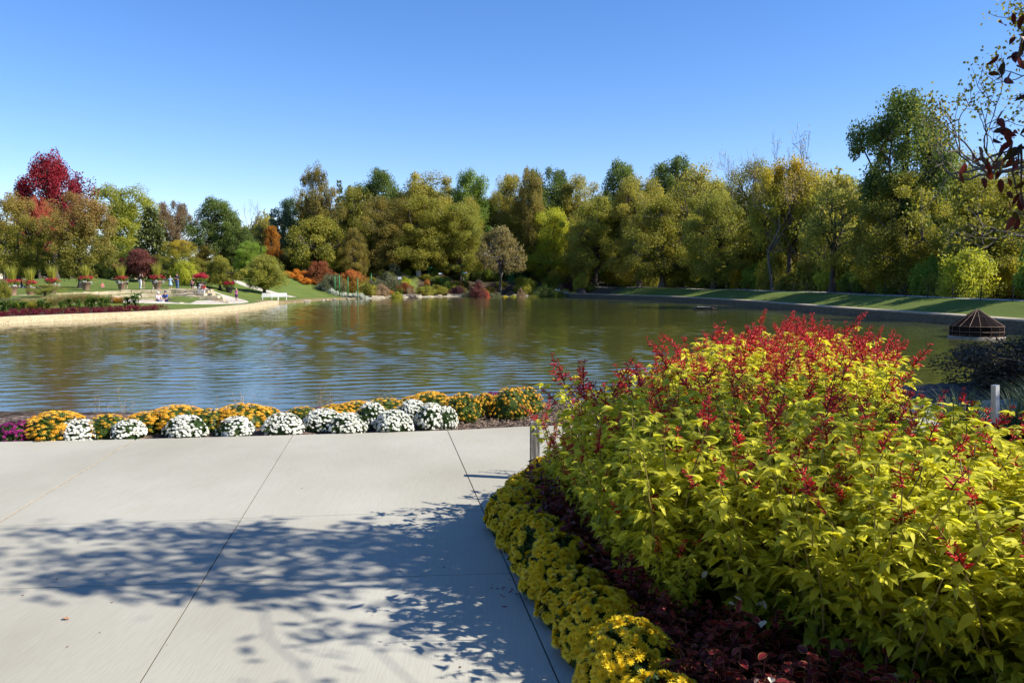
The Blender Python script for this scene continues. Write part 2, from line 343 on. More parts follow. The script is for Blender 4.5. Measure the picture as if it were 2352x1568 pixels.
EDGE = np.array([onpatio(*p)[:2] for p in [(-700, 1036), (-300, 1025), (0, 1014), (230, 1010), (500, 1003), (800, 995), (1050, 987), (1200, 979)]] + [(1.6, 8.95), (3.4, 9.55), (5.4, 10.35), (7.6, 11.2), (11, 12.0)])
def edge_y(x): return np.interp(x, EDGE[:, 0], EDGE[:, 1])
PA, PC, PB = onpatio(670, 1003), onpatio(1030, 993), onpatio(305, 1012)
DX = (onpatio(320, 1568) - PA); DX = DX[0] / DX[1]
def jx(P0, y): return P0[0] + DX * (y - P0[1])
def clip(poly, a, b, c):      # keep a*x+b*y<=c
    out = []
    for i in range(len(poly)):
        p, q = poly[i], poly[(i + 1) % len(poly)]; dp = a * p[0] + b * p[1] - c; dq = a * q[0] + b * q[1] - c
        if dp <= 0: out.append(p)
        if dp * dq < 0: t = dp / (dp - dq); out.append((p[0] + (q[0] - p[0]) * t, p[1] + (q[1] - p[1]) * t))
    return out
outline = [tuple(p) for p in EDGE] + [(11, 8.6), (6.5, 7.6), (4.2, 6.4), (3.6, 3.2), (5, -4), (-14, -4)]
import bmesh
def patio():
    bm = bmesh.new()
    T1 = np.array(onpatio(0, 1208)); T2 = np.array(onpatio(1110, 1171)); U1 = onpatio(0, 1352); U2 = onpatio(1190, 1315)
    base = [p for p in outline]
    cols = [(None, PB), (PB, PA), (PA, PC), (PC, None)]
    gap = .004
    V1, V2 = onpatio(600, 1106), onpatio(1000, 1098)
    rows = [(None, (U1, U2)), ((U1, U2), (T1, T2)), ((T1, T2), None)]
    for l, r in cols:
        for lo, hi in rows:
            poly = base
            if l is not None: poly = clip(poly, -1, DX, -(l[0] - DX * l[1]) - gap * (3.2 if l is PB else 1))
            if r is not None: poly = clip(poly, 1, -DX, (r[0] - DX * r[1]) - gap * (3.2 if r is PB else 1))
            for seg, sg in ((lo, -1), (hi, 1)):
                if seg is not None and len(poly) > 2:
                    s = (seg[1][1] - seg[0][1]) / (seg[1][0] - seg[0][0]); c = seg[0][1] - s * seg[0][0]
                    poly = clip(poly, -s * sg, sg, sg * c - gap * .7)
            if len(poly) < 3: continue
            top = [bm.verts.new((x, y, patio_z(y))) for x, y in poly]; bot = [bm.verts.new((x, y, patio_z(y) - .12)) for x, y in poly]
            n = len(poly); bm.faces.new(top[::-1] if False else top)
            for i in range(n):
                bm.faces.new((top[i], bot[i], bot[(i + 1) % n], top[(i + 1) % n]))
    bmesh.ops.recalc_face_normals(bm, faces=bm.faces)
    bmesh.ops.triangulate(bm, faces=[f for f in bm.faces if len(f.verts) > 4])
    me = bpy.data.meshes.new('patio'); bm.to_mesh(me); bm.free(); me.materials.append(M_CONC)
    o = bpy.data.objects.new('patio', me); COL.objects.link(o); tag(o, kind='structure')
patio()
M_JOINT = SOLID('joint_sealant', (.40, .34, .25), (.28, .24, .18), 20, .9)
j = MB()
y0, y1 = -3.5, float(PB[1]) - .03
for k in range(24):
    ya = y0 + (y1 - y0) * k / 24; yb = y0 + (y1 - y0) * (k + 1) / 24
    xa, xb = jx(PB, ya), jx(PB, yb)
    j.add([(xa - .012, ya, patio_z(ya) - .004), (xa + .012, ya, patio_z(ya) - .004), (xb + .012, yb, patio_z(yb) - .004), (xb - .012, yb, patio_z(yb) - .004)], [[[0, 1, 2, 3]]])
tag(j.obj('patio_joint_filler', M_JOINT), kind='structure')

# planting strip in front of the water and the island bed: bark mulch sheets
def MULCH():
    m, nt, N, L, P = _mat('bark_mulch')
    tc = N.new('ShaderNodeTexCoord'); v = N.new('ShaderNodeTexVoronoi'); v.inputs['Scale'].default_value = 42; mp = N.new('ShaderNodeMapping'); mp.inputs['Scale'].default_value = (.6, 1.5, 1)
    L.new(tc.outputs['Object'], mp.inputs[0]); L.new(mp.outputs[0], v.inputs[0]); sp = N.new('ShaderNodeSeparateColor'); L.new(v.outputs['Color'], sp.inputs[0])
    r = N.new('ShaderNodeValToRGB'); e = r.color_ramp.elements; e[0].color = (.022, .014, .011, 1); e[1].color = (.30, .21, .15, 1); e[1].position = 1; k = e.new(.55); k.color = (.085, .055, .042, 1)
    L.new(sp.outputs[0], r.inputs[0]); L.new(r.outputs[0], P.inputs['Base Color']); P.inputs['Roughness'].default_value = .95
    b = N.new('ShaderNodeBump'); b.inputs['Strength'].default_value = 1; b.inputs['Distance'].default_value = .03; L.new(sp.outputs[1], b.inputs['Height']); L.new(b.outputs[0], P.inputs['Normal'])
    return m
M_MULCH = MULCH()
rng = np.random.default_rng(3)
xs = np.arange(-11, 9, .12); vv = np.linspace(0, 1, 16)
XX = np.repeat(xs[None], len(vv), 0); dep = 2.3 + .0 * xs
YY = edge_y(XX) + .004 + vv[:, None] * dep[None]
ZZ = patio_z(edge_y(XX)) - .045 + .10 * np.sin(vv * 2.6)[:, None] * np.ones_like(XX) + rng.uniform(-.012, .012, XX.shape) - .75 * sm(.55, 1, vv)[:, None] ** 1.2
g = MB(); ny, nx = XX.shape; ii = (np.arange(ny - 1)[:, None] * nx + np.arange(nx - 1)[None])
g.add(np.stack([XX, YY, ZZ], -1), [np.stack([ii, ii + 1, ii + nx + 1, ii + nx], -1).reshape(-1, 4)])
tag(g.obj('mulch_bed', M_MULCH), kind='structure')
# wood chips loose on the mulch
cq = MB(); n = 2600
cx = rng.uniform(-.9, 1.9, n); cyy = edge_y(cx) + rng.uniform(.02, 1.15, n)
czz = patio_z(edge_y(cx)) - .03 + .10 * np.sin((cyy - edge_y(cx)) / 2.3 * 2.6) + rng.uniform(0, .012, n)
dd = norm(rng.normal(size=(n, 3)) * [1, 1, .25]); fr = frames(dd, np.tile([0, 0, 1.], (n, 1)) + rng.normal(size=(n, 3)) * .35)
fr = fr * np.stack([rng.uniform(.006, .014, n), rng.uniform(.015, .05, n), np.full(n, .006)], -1)[:, None, :]
bxv = np.array([[x, y, z] for z in (-.5, .5) for y in (-.5, .5) for x in (-.5, .5)]); bxf = [[[0, 2, 3, 1], [4, 5, 7, 6], [0, 1, 5, 4], [2, 6, 7, 3], [0, 4, 6, 2], [1, 3, 7, 5]]]
cq.scatter(bxv, bxf, fr, np.stack([cx, cyy, czz], -1), rng.random(n))
tag(cq.obj('bark_chips', LEAF('bark_chip', (.03, .02, .016), (.30, .22, .16), trans=0, rough=.9)), 'loose bark chips strewn over the mulch strip', 'mulch', kind='stuff')
# the island bed on the right
def E(y): return .276 + (y - 3.12) * (-.476 / 2.42) if y < 5.1 else float(np.interp(y, [5.1, 5.5, 5.8, 6.1, 6.4, 6.8, 7.5], [-.113, -.03, .14, .42, .80, 1.25, 1.9]))
isl = [(E(y), y) for y in np.linspace(-1, 7.5, 30)] + [(2.2, 8.2), (2.8, 9.05), (3.6, 9.0), (4.0, 8.0), (3.4, 6.2), (3.1, 5.0), (3.6, 4.3), (5, 4.0), (5.2, -1)]
bm = bmesh.new(); vs = [bm.verts.new((x, y, patio_z(y) + .03)) for x, y in isl]; bm.faces.new(vs)
vb = [bm.verts.new((x, y, patio_z(y) - .1)) for x, y in isl]
for i in range(len(isl)): bm.faces.new((vs[i], vb[i], vb[(i + 1) % len(isl)], vs[(i + 1) % len(isl)]))
bmesh.ops.recalc_face_normals(bm, faces=bm.faces); bmesh.ops.triangulate(bm, faces=[f for f in bm.faces if len(f.verts) > 4])
me = bpy.data.meshes.new('flower_bed_soil'); bm.to_mesh(me); bm.free(); me.materials.append(M_MULCH)
tag(bpy.data.objects.new('flower_bed_soil', me), kind='structure'); COL.objects.link(bpy.data.objects['flower_bed_soil'])

# ------------------------------------------------------------------ walls, paths
def resample(pts, step):
    p = np.asarray(pts, float); d = np.concatenate([[0], np.cumsum(np.linalg.norm(np.diff(p, axis=0), axis=1))])
    n = max(2, int(d[-1] / step)); t = np.linspace(0, d[-1], n); return np.stack([np.interp(t, d, p[:, k]) for k in range(p.shape[1])], -1)
def smooth_line(p, it=3):
    p = np.asarray(p, float)
    for _ in range(it): p[1:-1] = .25 * p[:-2] + .5 * p[1:-1] + .25 * p[2:]
    return p
def offset(p, d):
    t = norm(np.gradient(p, axis=0)); return p + d * np.stack([-t[:, 1], t[:, 0]], -1)
def wall_strip(mb, line, w, z0, z1, cap=None, mat=0, capmat=1):
    """line runs along the water edge; w is the thickness towards the land"""
    a = line; b = offset(line, w); n = len(a)
    def prism(a, b, z0, z1, m):
        v = np.concatenate([np.c_[a, np.full(n, z0)], np.c_[a, np.full(n, z1)], np.c_[b, np.full(n, z1)], np.c_[b, np.full(n, z0)]])
        i = np.arange(n - 1); fs = []
        for k in range(3): fs.append(np.stack([i + k * n, i + 1 + k * n, i + 1 + (k + 1) * n, i + (k + 1) * n], -1))
        mb.add(v, [np.concatenate(fs), [[0, n, 2 * n, 3 * n], [n - 1, 4 * n - 1, 3 * n - 1, 2 * n - 1]]], mat=m)
    if cap: prism(a, b, z0, z1 - cap, mat); prism(offset(a, -.04 * np.sign(w)), offset(b, .02 * np.sign(w)), z1 - cap + .002, z1, capmat)
    else: prism(a, b, z0, z1, mat)
M_TAN = STONE('tan_flagstone', (.46, .355, .20), (.62, .52, .345), (.26, .19, .11), 3.6, (1, 1, 1.8), .022)
M_TANCAP = SOLID('tan_stone_cap', (.50, .39, .23), (.66, .54, .35), 2.5, .85, .3)
M_BLOCK = STONE('grey_block', (.11, .085, .058), (.18, .145, .10), (.06, .045, .03), 2.6, (1, 1, 2.2), .03)
M_BLOCKCAP = SOLID('wall_capstone', (.33, .27, .19), (.46, .38, .28), 1.5, .85, .3)
lw = offset(smooth_line(resample([(-38.5, 38), (-35, 43.5), (-31.9, 48.8), (-30.5, 52.4), (-27.8, 56.8), (-25.9, 62), (-25.2, 67.2), (-25.5, 78), (-27.3, 90)], 1.0)), -.5)
mb = MB(); wall_strip(mb, lw, 1.0, -.6, .40, None)
tag(mb.obj('stone_pond_wall', M_TAN), 'low tan flagstone retaining wall curving along the left bank of the pond', 'retaining wall')
rw = offset(smooth_line(resample([(8.0, 136.3), (12.5, 127), (15.8, 119), (21, 109), (24.4, 92.6), (25.6, 81.5), (26.1, 62.8), (26.6, 56.8), (27.4, 49.9), (27.5, 43.8), (27.5, 33), (25.4, 25.5)], 1.2)), -.5)
mb = MB(); wall_strip(mb, rw, 1.0, -.6, .60, .10)
rwo = mb.obj('block_pond_wall', [M_BLOCK, M_BLOCKCAP]); tag(rwo, 'long grey block retaining wall with pale cap along the right bank', 'retaining wall')
def ribbon(name, pts, w, mat, lift=.03, step=.6, wfun=None):
    p = smooth_line(resample(pts, step), 4); n = len(p)
    ws = np.full(n, w) if wfun is None else np.interp(np.linspace(0, 1, n), *wfun)
    t = norm(np.gradient(p, axis=0)); nn = np.stack([-t[:, 1], t[:, 0]], -1); rows = []
    K = 7
    for k in range(K):
        q = p + nn * (ws * (k / (K - 1) - .5))[:, None]; rows.append(np.c_[q, hgt(q[:, 0], q[:, 1]) + lift - (.0 if 0 < k < K - 1 else .08)])
    g = MB(); i = np.arange(n - 1)
    v = np.concatenate(rows); fs = [np.stack([i + k * n, i + 1 + k * n, i + 1 + (k + 1) * n, i + (k + 1) * n], -1) for k in range(K - 1)]
    g.add(v, [np.concatenate(fs)[:, ::-1]]); return tag(g.obj(name, mat, smooth=False), kind='structure')
M_PATH = SOLID('pale_path_concrete', (.40, .35, .28), (.50, .45, .37), 1.5, .9)
M_PATH2 = SOLID('path_asphalt_pale', (.30, .28, .25), (.38, .36, .32), 1.2, .9)
ribbon('garden_path', [(-37, 57), (-33.5, 62.5), (-30.6, 67), (-28.9, 72), (-28.2, 77.5), (-29.0, 82.5), (-31, 87), (-35, 92), (-39, 97)], 2.2, M_PATH, .05, wfun=([0, .3, .5, .75, 1], [2, 2.4, 3.2, 2.8, 1.8]))
ribbon('lawn_path', [(-29.5, 106.5), (-33, 107.5), (-37.5, 109), (-41, 112), (-44, 117)], 1.8, M_PATH, .05)
ribbon('bank_path', [(33.0, 22), (33.0, 40), (32.6, 55), (32.2, 75), (31.2, 92), (28.6, 112), (23, 128), (16, 141), (12, 147)], 1.9, M_PATH2, .04)
# ------------------------------------------------------------------ tree kinds (crown radius 1, height 1; placed trees scale them)
LQ = np.array([(0, 0, 0), (.36, .42, .05), (0, 1, -.08), (-.36, .42, .05)]); LQF = [[[0, 1, 2, 3]]]
KIND = dict(
    broad=dict(a=.42, K=120, n=400, ls=.034, rc=.22, z0=.10, fl=.75, env=lambda t: np.clip(1 - np.abs((t - .45) / .58) ** 2.9, 0, 1) ** .42),
    ovoid=dict(a=.46, K=130, n=300, ls=.034, rc=.19, z0=.13, fl=.8, env=lambda t: np.clip(1 - np.abs((t - .36) / np.where(t > .36, .68, .42)) ** 2.3, 0, 1) ** .6),
    oak=dict(a=.40, K=100, n=330, ls=.038, rc=.20, z0=.32, fl=1.0, env=lambda t: np.clip(1 - np.abs((t - .45) / .58) ** 2.6, 0, 1) ** .45),
    dome=dict(a=.75, K=130, n=190, ls=.04, rc=.19, z0=.18, fl=.6, env=lambda t: np.sqrt(np.clip(1 - np.clip(t, 0, 1) ** 2.2, 0, 1)) * (.75 + .25 * np.clip(t * 5, 0, 1))),
    sparse=dict(a=.45, K=90, n=110, ls=.038, rc=.23, z0=.22, fl=.8, env=lambda t: np.sqrt(np.clip(1 - ((t - .5) / .55) ** 2, 0, 1))),
    willow=dict(a=.60, K=110, n=220, ls=.045, rc=.19, z0=.05, fl=1.6, env=lambda t: np.sqrt(np.clip(1 - np.abs((t - .42) / .6) ** 2.6, 0, 1))),
    apple=dict(a=.85, K=120, n=80, ls=.038, rc=.15, z0=.34, fl=.6, env=lambda t: np.sqrt(np.clip(1 - np.abs((t - .3) / .7) ** 2.2, 0, 1))),
    shrub=dict(a=.9, K=65, n=170, ls=.055, rc=.26, z0=.06, fl=.8, env=lambda t: np.sqrt(np.clip(1 - ((t - .35) / .66) ** 2, 0, 1))),
    maple=dict(a=.5, K=105, n=330, ls=.036, rc=.17, z0=.38, fl=1.3, env=lambda t: np.clip(1 - np.abs((t - .45) / .57) ** 2.5, 0, 1) ** .5))
def leafcloud(mb, rng, cen, rc, n, ls, fl, axis_c, zlo=None, tint0=None, droop=.0):
    K = len(cen); N = K * n
    c = np.repeat(cen, n, 0); rr = np.repeat(rc, n)
    d = norm(rng.normal(size=(N, 3))); u = rng.random(N) ** .42
    p = c + d * (u * rr)[:, None] * np.array([1, 1, fl])
    if droop: p[:, 2] -= droop * rng.random(N) ** 1.5 * np.repeat(rng.uniform(.3, 1, K), n)
    out = norm(p - axis_c)
    nn = norm(d * .55 + out * .45 + np.array([0, 0, .5]) + rng.normal(size=(N, 3)) * .65)
    al = rng.normal(size=(N, 3)) * [1, 1, .6] + [0, 0, -.25 - 2.5 * bool(droop)]
    f = frames(al, nn); s = ls * rng.uniform(.6, 1.35, N)
    t = np.clip((.5 if tint0 is None else np.repeat(tint0, n)) + rng.normal(size=N) * .2, 0, 1)
    mb.scatter(LQ, LQF, f * s[:, None, None], p, t)
def limb(mb, p0, p1, r0, r1, rng, bow=.12, n=5, k=6):
    t = np.linspace(0, 1, k)[:, None]; L = np.linalg.norm(p1 - p0); mid = rng.normal(size=3) * bow * L * .5; mid[2] += bow * L * .6
    pts = p0 + (p1 - p0) * t + np.sin(t * math.pi) * mid + rng.normal(size=(k, 3)) * L * .018 * np.sin(t * math.pi)
    mb.tube(pts, np.linspace(r0, r1, k), n, cap=False); return pts
TREES = {}
def build_kind(kind, seed):
    rng = np.random.default_rng(seed); P = KIND[kind]; a = P['a']; Ht = 1 / a
    cr, tr = MB(), MB(); K = P['K']; z0 = P['z0']; ph = rng.uniform(0, 6.28, 6)
    cen = []
    while len(cen) < K:
        t = rng.random(); e = P['env'](np.array(t))
        if rng.random() > e ** 1.2 + .05: continue
        an = rng.uniform(0, 6.283); q = 1.5 if kind in ('dome', 'broad', 'shrub') else 1; e = e * (1 + q * .16 * math.sin(2 * an + ph[0]) + q * .13 * math.sin(3 * an + ph[1] + 5 * t) + .10 * math.sin(7 * t + ph[2])) * rng.uniform(.86, 1.06)
        rr = max(.02, e - P['rc'] * .8) * rng.random() ** .38
        z = z0 + (1 - z0 - P['rc'] * a * .8) * t + .01
        cen.append((rr * math.cos(an), rr * math.sin(an), z * Ht))
    cen = np.array(cen); rc = P['rc'] * rng.uniform(.6, 1.3, K)
    tint0 = np.clip(.5 + rng.normal(size=K) * .22, 0, 1)
    leafcloud(cr, rng, cen, rc, P['n'], P['ls'], P['fl'], np.array([0, 0, .4 * Ht]), tint0=tint0, droop=.5 if kind == 'willow' else 0)
    # trunk and limbs
    if kind == 'shrub':
        for i in range(9):
            c = cen[rng.integers(K)]; limb(tr, np.array([rng.normal() * .05, rng.normal() * .05, 0]), c, .028, .008, rng)
    else:
        top = (.72 if kind != 'apple' else .30) * Ht; kk = 10; zt = np.linspace(0, top, kk); wob = np.cumsum(rng.normal(size=(kk, 2)) * .018, 0); wob[0] = 0
        r = .075 * (1 - .85 * np.linspace(0, 1, kk)); r[0] *= 1.5
        if kind == 'apple': r = np.linspace(.05, .035, kk)
        tr.tube(np.c_[wob, zt], r, 8, cap=False)
        mains = []
        for i in range(8):
            c = cen[rng.integers(K)]; za = top * rng.uniform(.75, 1) if kind == 'apple' else min(top * .9, max(z0 * Ht * .85, c[2] * rng.uniform(.35, .65))); q = np.array([np.interp(za, zt, wob[:, 0]), np.interp(za, zt, wob[:, 1]), za])
            mains.append(limb(tr, q, c * [.8, .8, 1], .035 if kind != 'near' else .016, .012 if kind != 'near' else .005, rng, .2 if kind != 'near' else .35))
        allm = np.concatenate(mains)
        for c in cen:
            d = np.linalg.norm((allm - c) * [1, 1, 1.0], axis=1) + np.where(allm[:, 2] > c[2], .4, 0); q = allm[d.argmin()]
            limb(tr, q, c, .014 if kind != 'near' else .005, .005 if kind != 'near' else .002, rng, .1 if kind != 'near' else .25, 4, 5)
    q = cr.v[0]; sr = 1 / np.percentile(np.hypot(q[:, 0], q[:, 1]), 98.5); sz = 1 / np.percentile(q[:, 2], 99.8)
    for m in (cr, tr):
        m.v = [v * [sr, sr, sz] for v in m.v]
    return tr.mesh('trunk', M_BARK, True), cr.mesh('crown', LEAFM['olive'])
def build_conifer(seed, a=.33, dens=1.0):
    rng = np.random.default_rng(seed); cr, tr = MB(), MB(); Ht = 1 / a; pts = []; dirs = []; tints = []
    tr.tube([(0, 0, 0), (0, 0, Ht * .5), (0, 0, Ht * .97)], [.05, .03, .005], 7)
    nw = 26
    for w_ in range(nw):
        t = (w_ + rng.random() * .6) / nw; z = (.05 + .95 * t) * Ht; L = (1 - t) ** .85 * (.95 + .1 * rng.normal()) + .03
        for b in range(9):
            an = rng.uniform(0, 6.283); Lb = L * rng.uniform(.7, 1.05); k = int(34 * dens * (Lb + .15)); s = rng.random(k) ** .7
            d = np.array([math.cos(an), math.sin(an), 0]); side = np.array([-d[1], d[0], 0])
            w2 = (.17 * (1 - s * .6))[:, None] * rng.uniform(-1, 1, (k, 1))
            p = d * (Lb * s)[:, None] + side * w2 + np.array([0, 0, z]) ; p[:, 2] += .12 * Lb * s - .28 * Lb * s ** 2 + rng.normal(size=k) * .025
            pts.append(p); dirs.append(d + side * np.sign(w2) * .6 + rng.normal(size=(k, 3)) * .35); tints.append(np.full(k, rng.random()))
            tr.tube([(0, 0, z), d * Lb * .5 + [0, 0, z + .02], d * Lb + [0, 0, z - .14 * Lb]], [.01, .007, .002], 3, cap=False)
    p = np.concatenate(pts); d = np.concatenate(dirs); N = len(p); f = frames(d, np.tile([0, 0, 1.], (N, 1)) + rng.normal(size=(N, 3)) * .5)
    cr.scatter(LQ * [.8, 1, 1], LQF, f * (.11 * rng.uniform(.6, 1.3, N))[:, None, None], p, np.clip(np.concatenate(tints) * .6 + rng.random(N) * .4, 0, 1))
    for m in (cr, tr):
        for v in m.v: v[:, 2] *= a
    return tr.mesh('trunk', M_BARK, True), cr.mesh('crown', LEAFM['pine'])
def build_bare(seed, a=.45, leaves=220, depth=6, ls=.03, spread=.03):
    rng = np.random.default_rng(seed); cr, tr = MB(), MB(); Ht = 1 / a; tips = []
    def grow(p, d, L, r, lv):
        k = 4; pts = [p]
        for i in range(k):
            d = d + rng.normal(size=3) * .16; d[2] += .05; d = d / np.linalg.norm(d); pts.append(pts[-1] + d * L / k)
        tr.tube(pts, np.linspace(r * .6, r * .4, k + 1), 6 if lv < 2 else 3, cap=False)
        if lv >= depth: tips.append(pts[-1]); tips.append(pts[-2]); return
        for b in range(2 if rng.random() < .45 else 3):
            dd = d + rng.normal(size=3) * (.55 if lv else .75); dd[2] += .12; grow(pts[-1] if b < 2 else pts[-2], dd / np.linalg.norm(dd), L * rng.uniform(.62, .86), r * .62, lv + 1)
    grow(np.zeros(3), np.array([0, 0, 1.]), Ht * .27, .06, 0)
    v = np.concatenate(tr.v); s = np.array([1 / np.percentile(np.hypot(v[:, 0], v[:, 1]), 99.5)] * 2 + [1 / v[:, 2].max()])
    tr.v = [q * s for q in tr.v]; tips = np.array(tips) * s
    idx = rng.integers(len(tips), size=leaves); p = tips[idx] + rng.normal(size=(leaves, 3)) * [spread, spread, spread * .5]
    cr.scatter(LQ, LQF, frames(rng.normal(size=(leaves, 3)), rng.normal(size=(leaves, 3))) * (np.array([1, 1, a]) * ls)[None, :, None], p, rng.random(leaves))
    return tr.mesh('trunk', M_GREYBARK, True), cr.mesh('crown', LEAFM['tan'])
M_BARK = SOLID('bark', (.045, .034, .026), (.10, .08, .062), 9, .95, .4, stretch=(1, 1, .25))
M_GREYBARK = SOLID('grey_bark', (.10, .085, .07), (.18, .155, .13), 9, .95, .3, stretch=(1, 1, .25))
TG = 2.15
_LEAF = LEAF
def LEAF(name, c1, c2, ctop=None, **k):
    g = lambda c: None if c is None else tuple(min(.9, q * TG * w) for q, w in zip(c, (.99, 1.01, 1)))
    k.setdefault('trans', .45); k.setdefault('tgain', 1.5); return _LEAF(name, g(c1), g(c2), g(ctop), **k)
LEAFM = dict(
    olive=LEAF('olive_leaves', (.058, .062, .010), (.175, .152, .022)),
    yellow_olive=LEAF('yellow_olive_leaves', (.082, .086, .014), (.185, .170, .030)),
    gold_olive=LEAF('gold_olive_leaves', (.105, .096, .018), (.205, .170, .034)),
    brown_olive=LEAF('brown_olive_leaves', (.062, .056, .012), (.155, .115, .026)),
    dark_green=LEAF('dark_green_leaves', (.028, .044, .011), (.085, .104, .022)),
    mid_green=LEAF('mid_green_leaves', (.040, .068, .010), (.115, .145, .022)),
    bright_green=LEAF('bright_green_leaves', (.06, .10, .012), (.16, .20, .03)),
    yellow_green=LEAF('yellow_green_leaves', (.11, .125, .012), (.26, .245, .026)),
    blue_green=LEAF('blue_green_leaves', (.026, .045, .022), (.07, .10, .05)),
    crimson=LEAF('crimson_leaves', (.06, .003, .006), (.15, .008, .013), trans=.3, tgain=1.2),
    coral=LEAF('coral_leaves', (.15, .035, .022), (.27, .08, .045)),
    maroon=LEAF('maroon_leaves', (.05, .014, .014), (.12, .042, .033)),
    russet=LEAF('russet_leaves', (.065, .028, .012), (.15, .058, .022), ctop=(.15, .045, .018), topband=(.3, 1.0)),
    russet_olive=LEAF('russet_olive_leaves', (.10, .075, .014), (.22, .13, .026), ctop=(.24, .08, .024), topband=(.35, 1.0)),
    pear=LEAF('pear_leaves', (.070, .068, .012), (.155, .128, .024), ctop=(.155, .088, .032), topband=(.45, 1.0)),
    pear_green=LEAF('pear_green_leaves', (.066, .070, .011), (.155, .132, .020), ctop=(.155, .105, .028), topband=(.5, 1.05)),
    orange=LEAF('orange_leaves', (.13, .055, .008), (.26, .115, .014)),
    amber=LEAF('amber_leaves', (.075, .085, .012), (.165, .155, .020), ctop=(.21, .155, .018), topband=(.55, .95)),
    gold=LEAF('gold_leaves', (.15, .125, .010), (.28, .22, .018)),
    tan=LEAF('tan_leaves', (.14, .10, .05), (.28, .20, .09)),
    pinkish=LEAF('pinkish_olive_leaves', (.075, .06, .022), (.16, .125, .05)),
    bronze=LEAF('bronze_leaves', (.07, .05, .028), (.15, .10, .055)),
    willow=LEAF('willow_leaves', (.085, .10, .012), (.21, .195, .028)),
    pine=LEAF('pine_needles', (.032, .042, .014), (.095, .10, .030), trans=.15),
    spruce=LEAF('spruce_needles', (.04, .065, .062), (.10, .145, .14), trans=.1),
    dark_bush=LEAF('dark_bush_leaves', (.012, .012, .008), (.045, .036, .024), trans=.2),
    tufts=LEAF('grass_tufts', (.20, .18, .05), (.42, .36, .12)))
LEAF = _LEAF
NVAR = dict(apple=1, broad=4, ovoid=2, oak=2, dome=2, sparse=2, willow=1, shrub=4, maple=2)
for k, n in NVAR.items(): TREES[k] = [build_kind(k, 100 + i + 17 * ['broad', 'ovoid', 'oak', 'dome', 'sparse', 'willow', 'shrub', 'maple', 'apple'].index(k)) for i in range(n)]
TREES['conifer'] = [build_conifer(5), build_conifer(6)]
TREES['pine'] = [build_conifer(8, .62, 1.2)]
TREES['bare'] = [build_bare(21, .5, 160), build_bare(22, .45, 420), build_bare(24, .5, 900)]
_cnt = {}
def tree3(kind, x, y, r, h, mat, label, group=None, name='deciduous_tree', cat='tree', rz=None, sink=.1, var=None, z=None, trunkmat=None):
    i = _cnt[kind] = _cnt.get(kind, -1) + 1
    tm, cm = TREES[kind][(i if var is None else var) % len(TREES[kind])]
    e = empty(name, (x, y, (hz(x, y) if z is None else z) - sink), (i * 2.39996) % 6.283 if rz is None else rz, (r, r, h + sink))
    meshobj('trunk' if name.endswith('tree') or name in ('blue_spruce', 'pine') else 'stems', tm, e, trunkmat); meshobj('crown' if name.endswith('tree') or name in ('blue_spruce', 'pine') else 'foliage', cm, e, LEAFM[mat])
    return tag(e, label, cat, group)
def tree(kind, px, top, wpx, d, mat, label, **k):
    x = wx(px, d); z = k.get('z', None); z = hz(x, d) if z is None else z
    h = float(at(px, top, d)[2]) - z; r = wpx / 2 / F * d
    if kind in ('broad', 'oak') and h > 9: r = max(r, .27 * h)
    return tree3(kind, x, d, r, h, mat, label, **k)

# left lawn and its trees
tree('ovoid', 45, 447, 160, 88, 'pear_green', 'olive pear tree turning gold at the far left of the lawn', var=0)
tree('ovoid', 185, 446, 156, 88, 'pear', 'egg-shaped pear tree with a russet top and dark trunk behind the planters', var=1)
tree('maple', 130, 356, 190, 122, 'crimson', 'tall crimson maple rising above the rounded pear trees', var=0)
tree('maple', 92, 452, 90, 116, 'coral', 'small coral red tree peeping out between the two pear trees', var=1)
tree('broad', 298, 428, 178, 134, 'willow', 'broad yellow-green willow with soft drooping crown right of the red maple')
tree('pine', 352, 478, 130, 122, 'pine', 'grey-green pine with flat layered boughs in front of the willow', name='pine')
tree('dome', 322, 572, 105, 108, 'maroon', 'low maroon crabapple on the lawn behind the planters', var=0)
tree('oak', 405, 463, 72, 138, 'bronze', 'bronze tree with an upright spiky crown beside the pine')
tree('broad', 412, 552, 92, 110, 'amber', 'small orange-yellow tree behind the people with planters')
tree('shrub', 428, 597, 72, 101, 'yellow_green', 'yellow-green round shrub standing on the lawn behind the walkers', name='garden_shrub', cat='shrub')
tree('oak', 502, 455, 160, 127, 'dark_green', 'large dark green maple at the back of the left lawn')
tree('broad', 552, 520, 130, 128, 'dark_green', 'dark green rounded tree below the bare tree', var=2)
tree('bare', 568, 455, 92, 150, 'tan', 'leafless grey tree against the sky above the lawn', var=0)
tree('conifer', 631, 478, 62, 152, 'spruce', 'blue spruce with pointed top left of the wood', name='blue_spruce')
tree('broad', 626, 520, 58, 142, 'orange', 'orange tree in front of the blue spruce', var=1)
tree('dome', 505, 588, 95, 98, 'olive', 'small olive tree by the garden path', var=1)
tree('dome', 608, 586, 108, 103, 'yellow_olive', 'round yellowing tree standing beside the white benches', var=0)
tree('broad', 578, 555, 90, 121, 'bright_green', 'bright green bushy tree behind the round yellowing tree', var=3)
tree('oak', 668, 455, 70, 152, 'blue_green', 'blue-green ragged tree to the right of the spruce', var=1)
tree('broad', 470, 560, 90, 124, 'brown_olive', 'brownish olive tree in the gap behind the small olive tree', var=0)
tree('broad', 250, 560, 120, 128, 'dark_green', 'dark green tree under the willow on the far lawn', var=1)
tree('broad', 20, 520, 150, 112, 'olive', 'olive tree behind the leftmost pear tree', var=2)
tree('bare', 8, 440, 80, 100, 'tan', 'thinly leaved grey tree at the left edge above the pear tree', var=1)
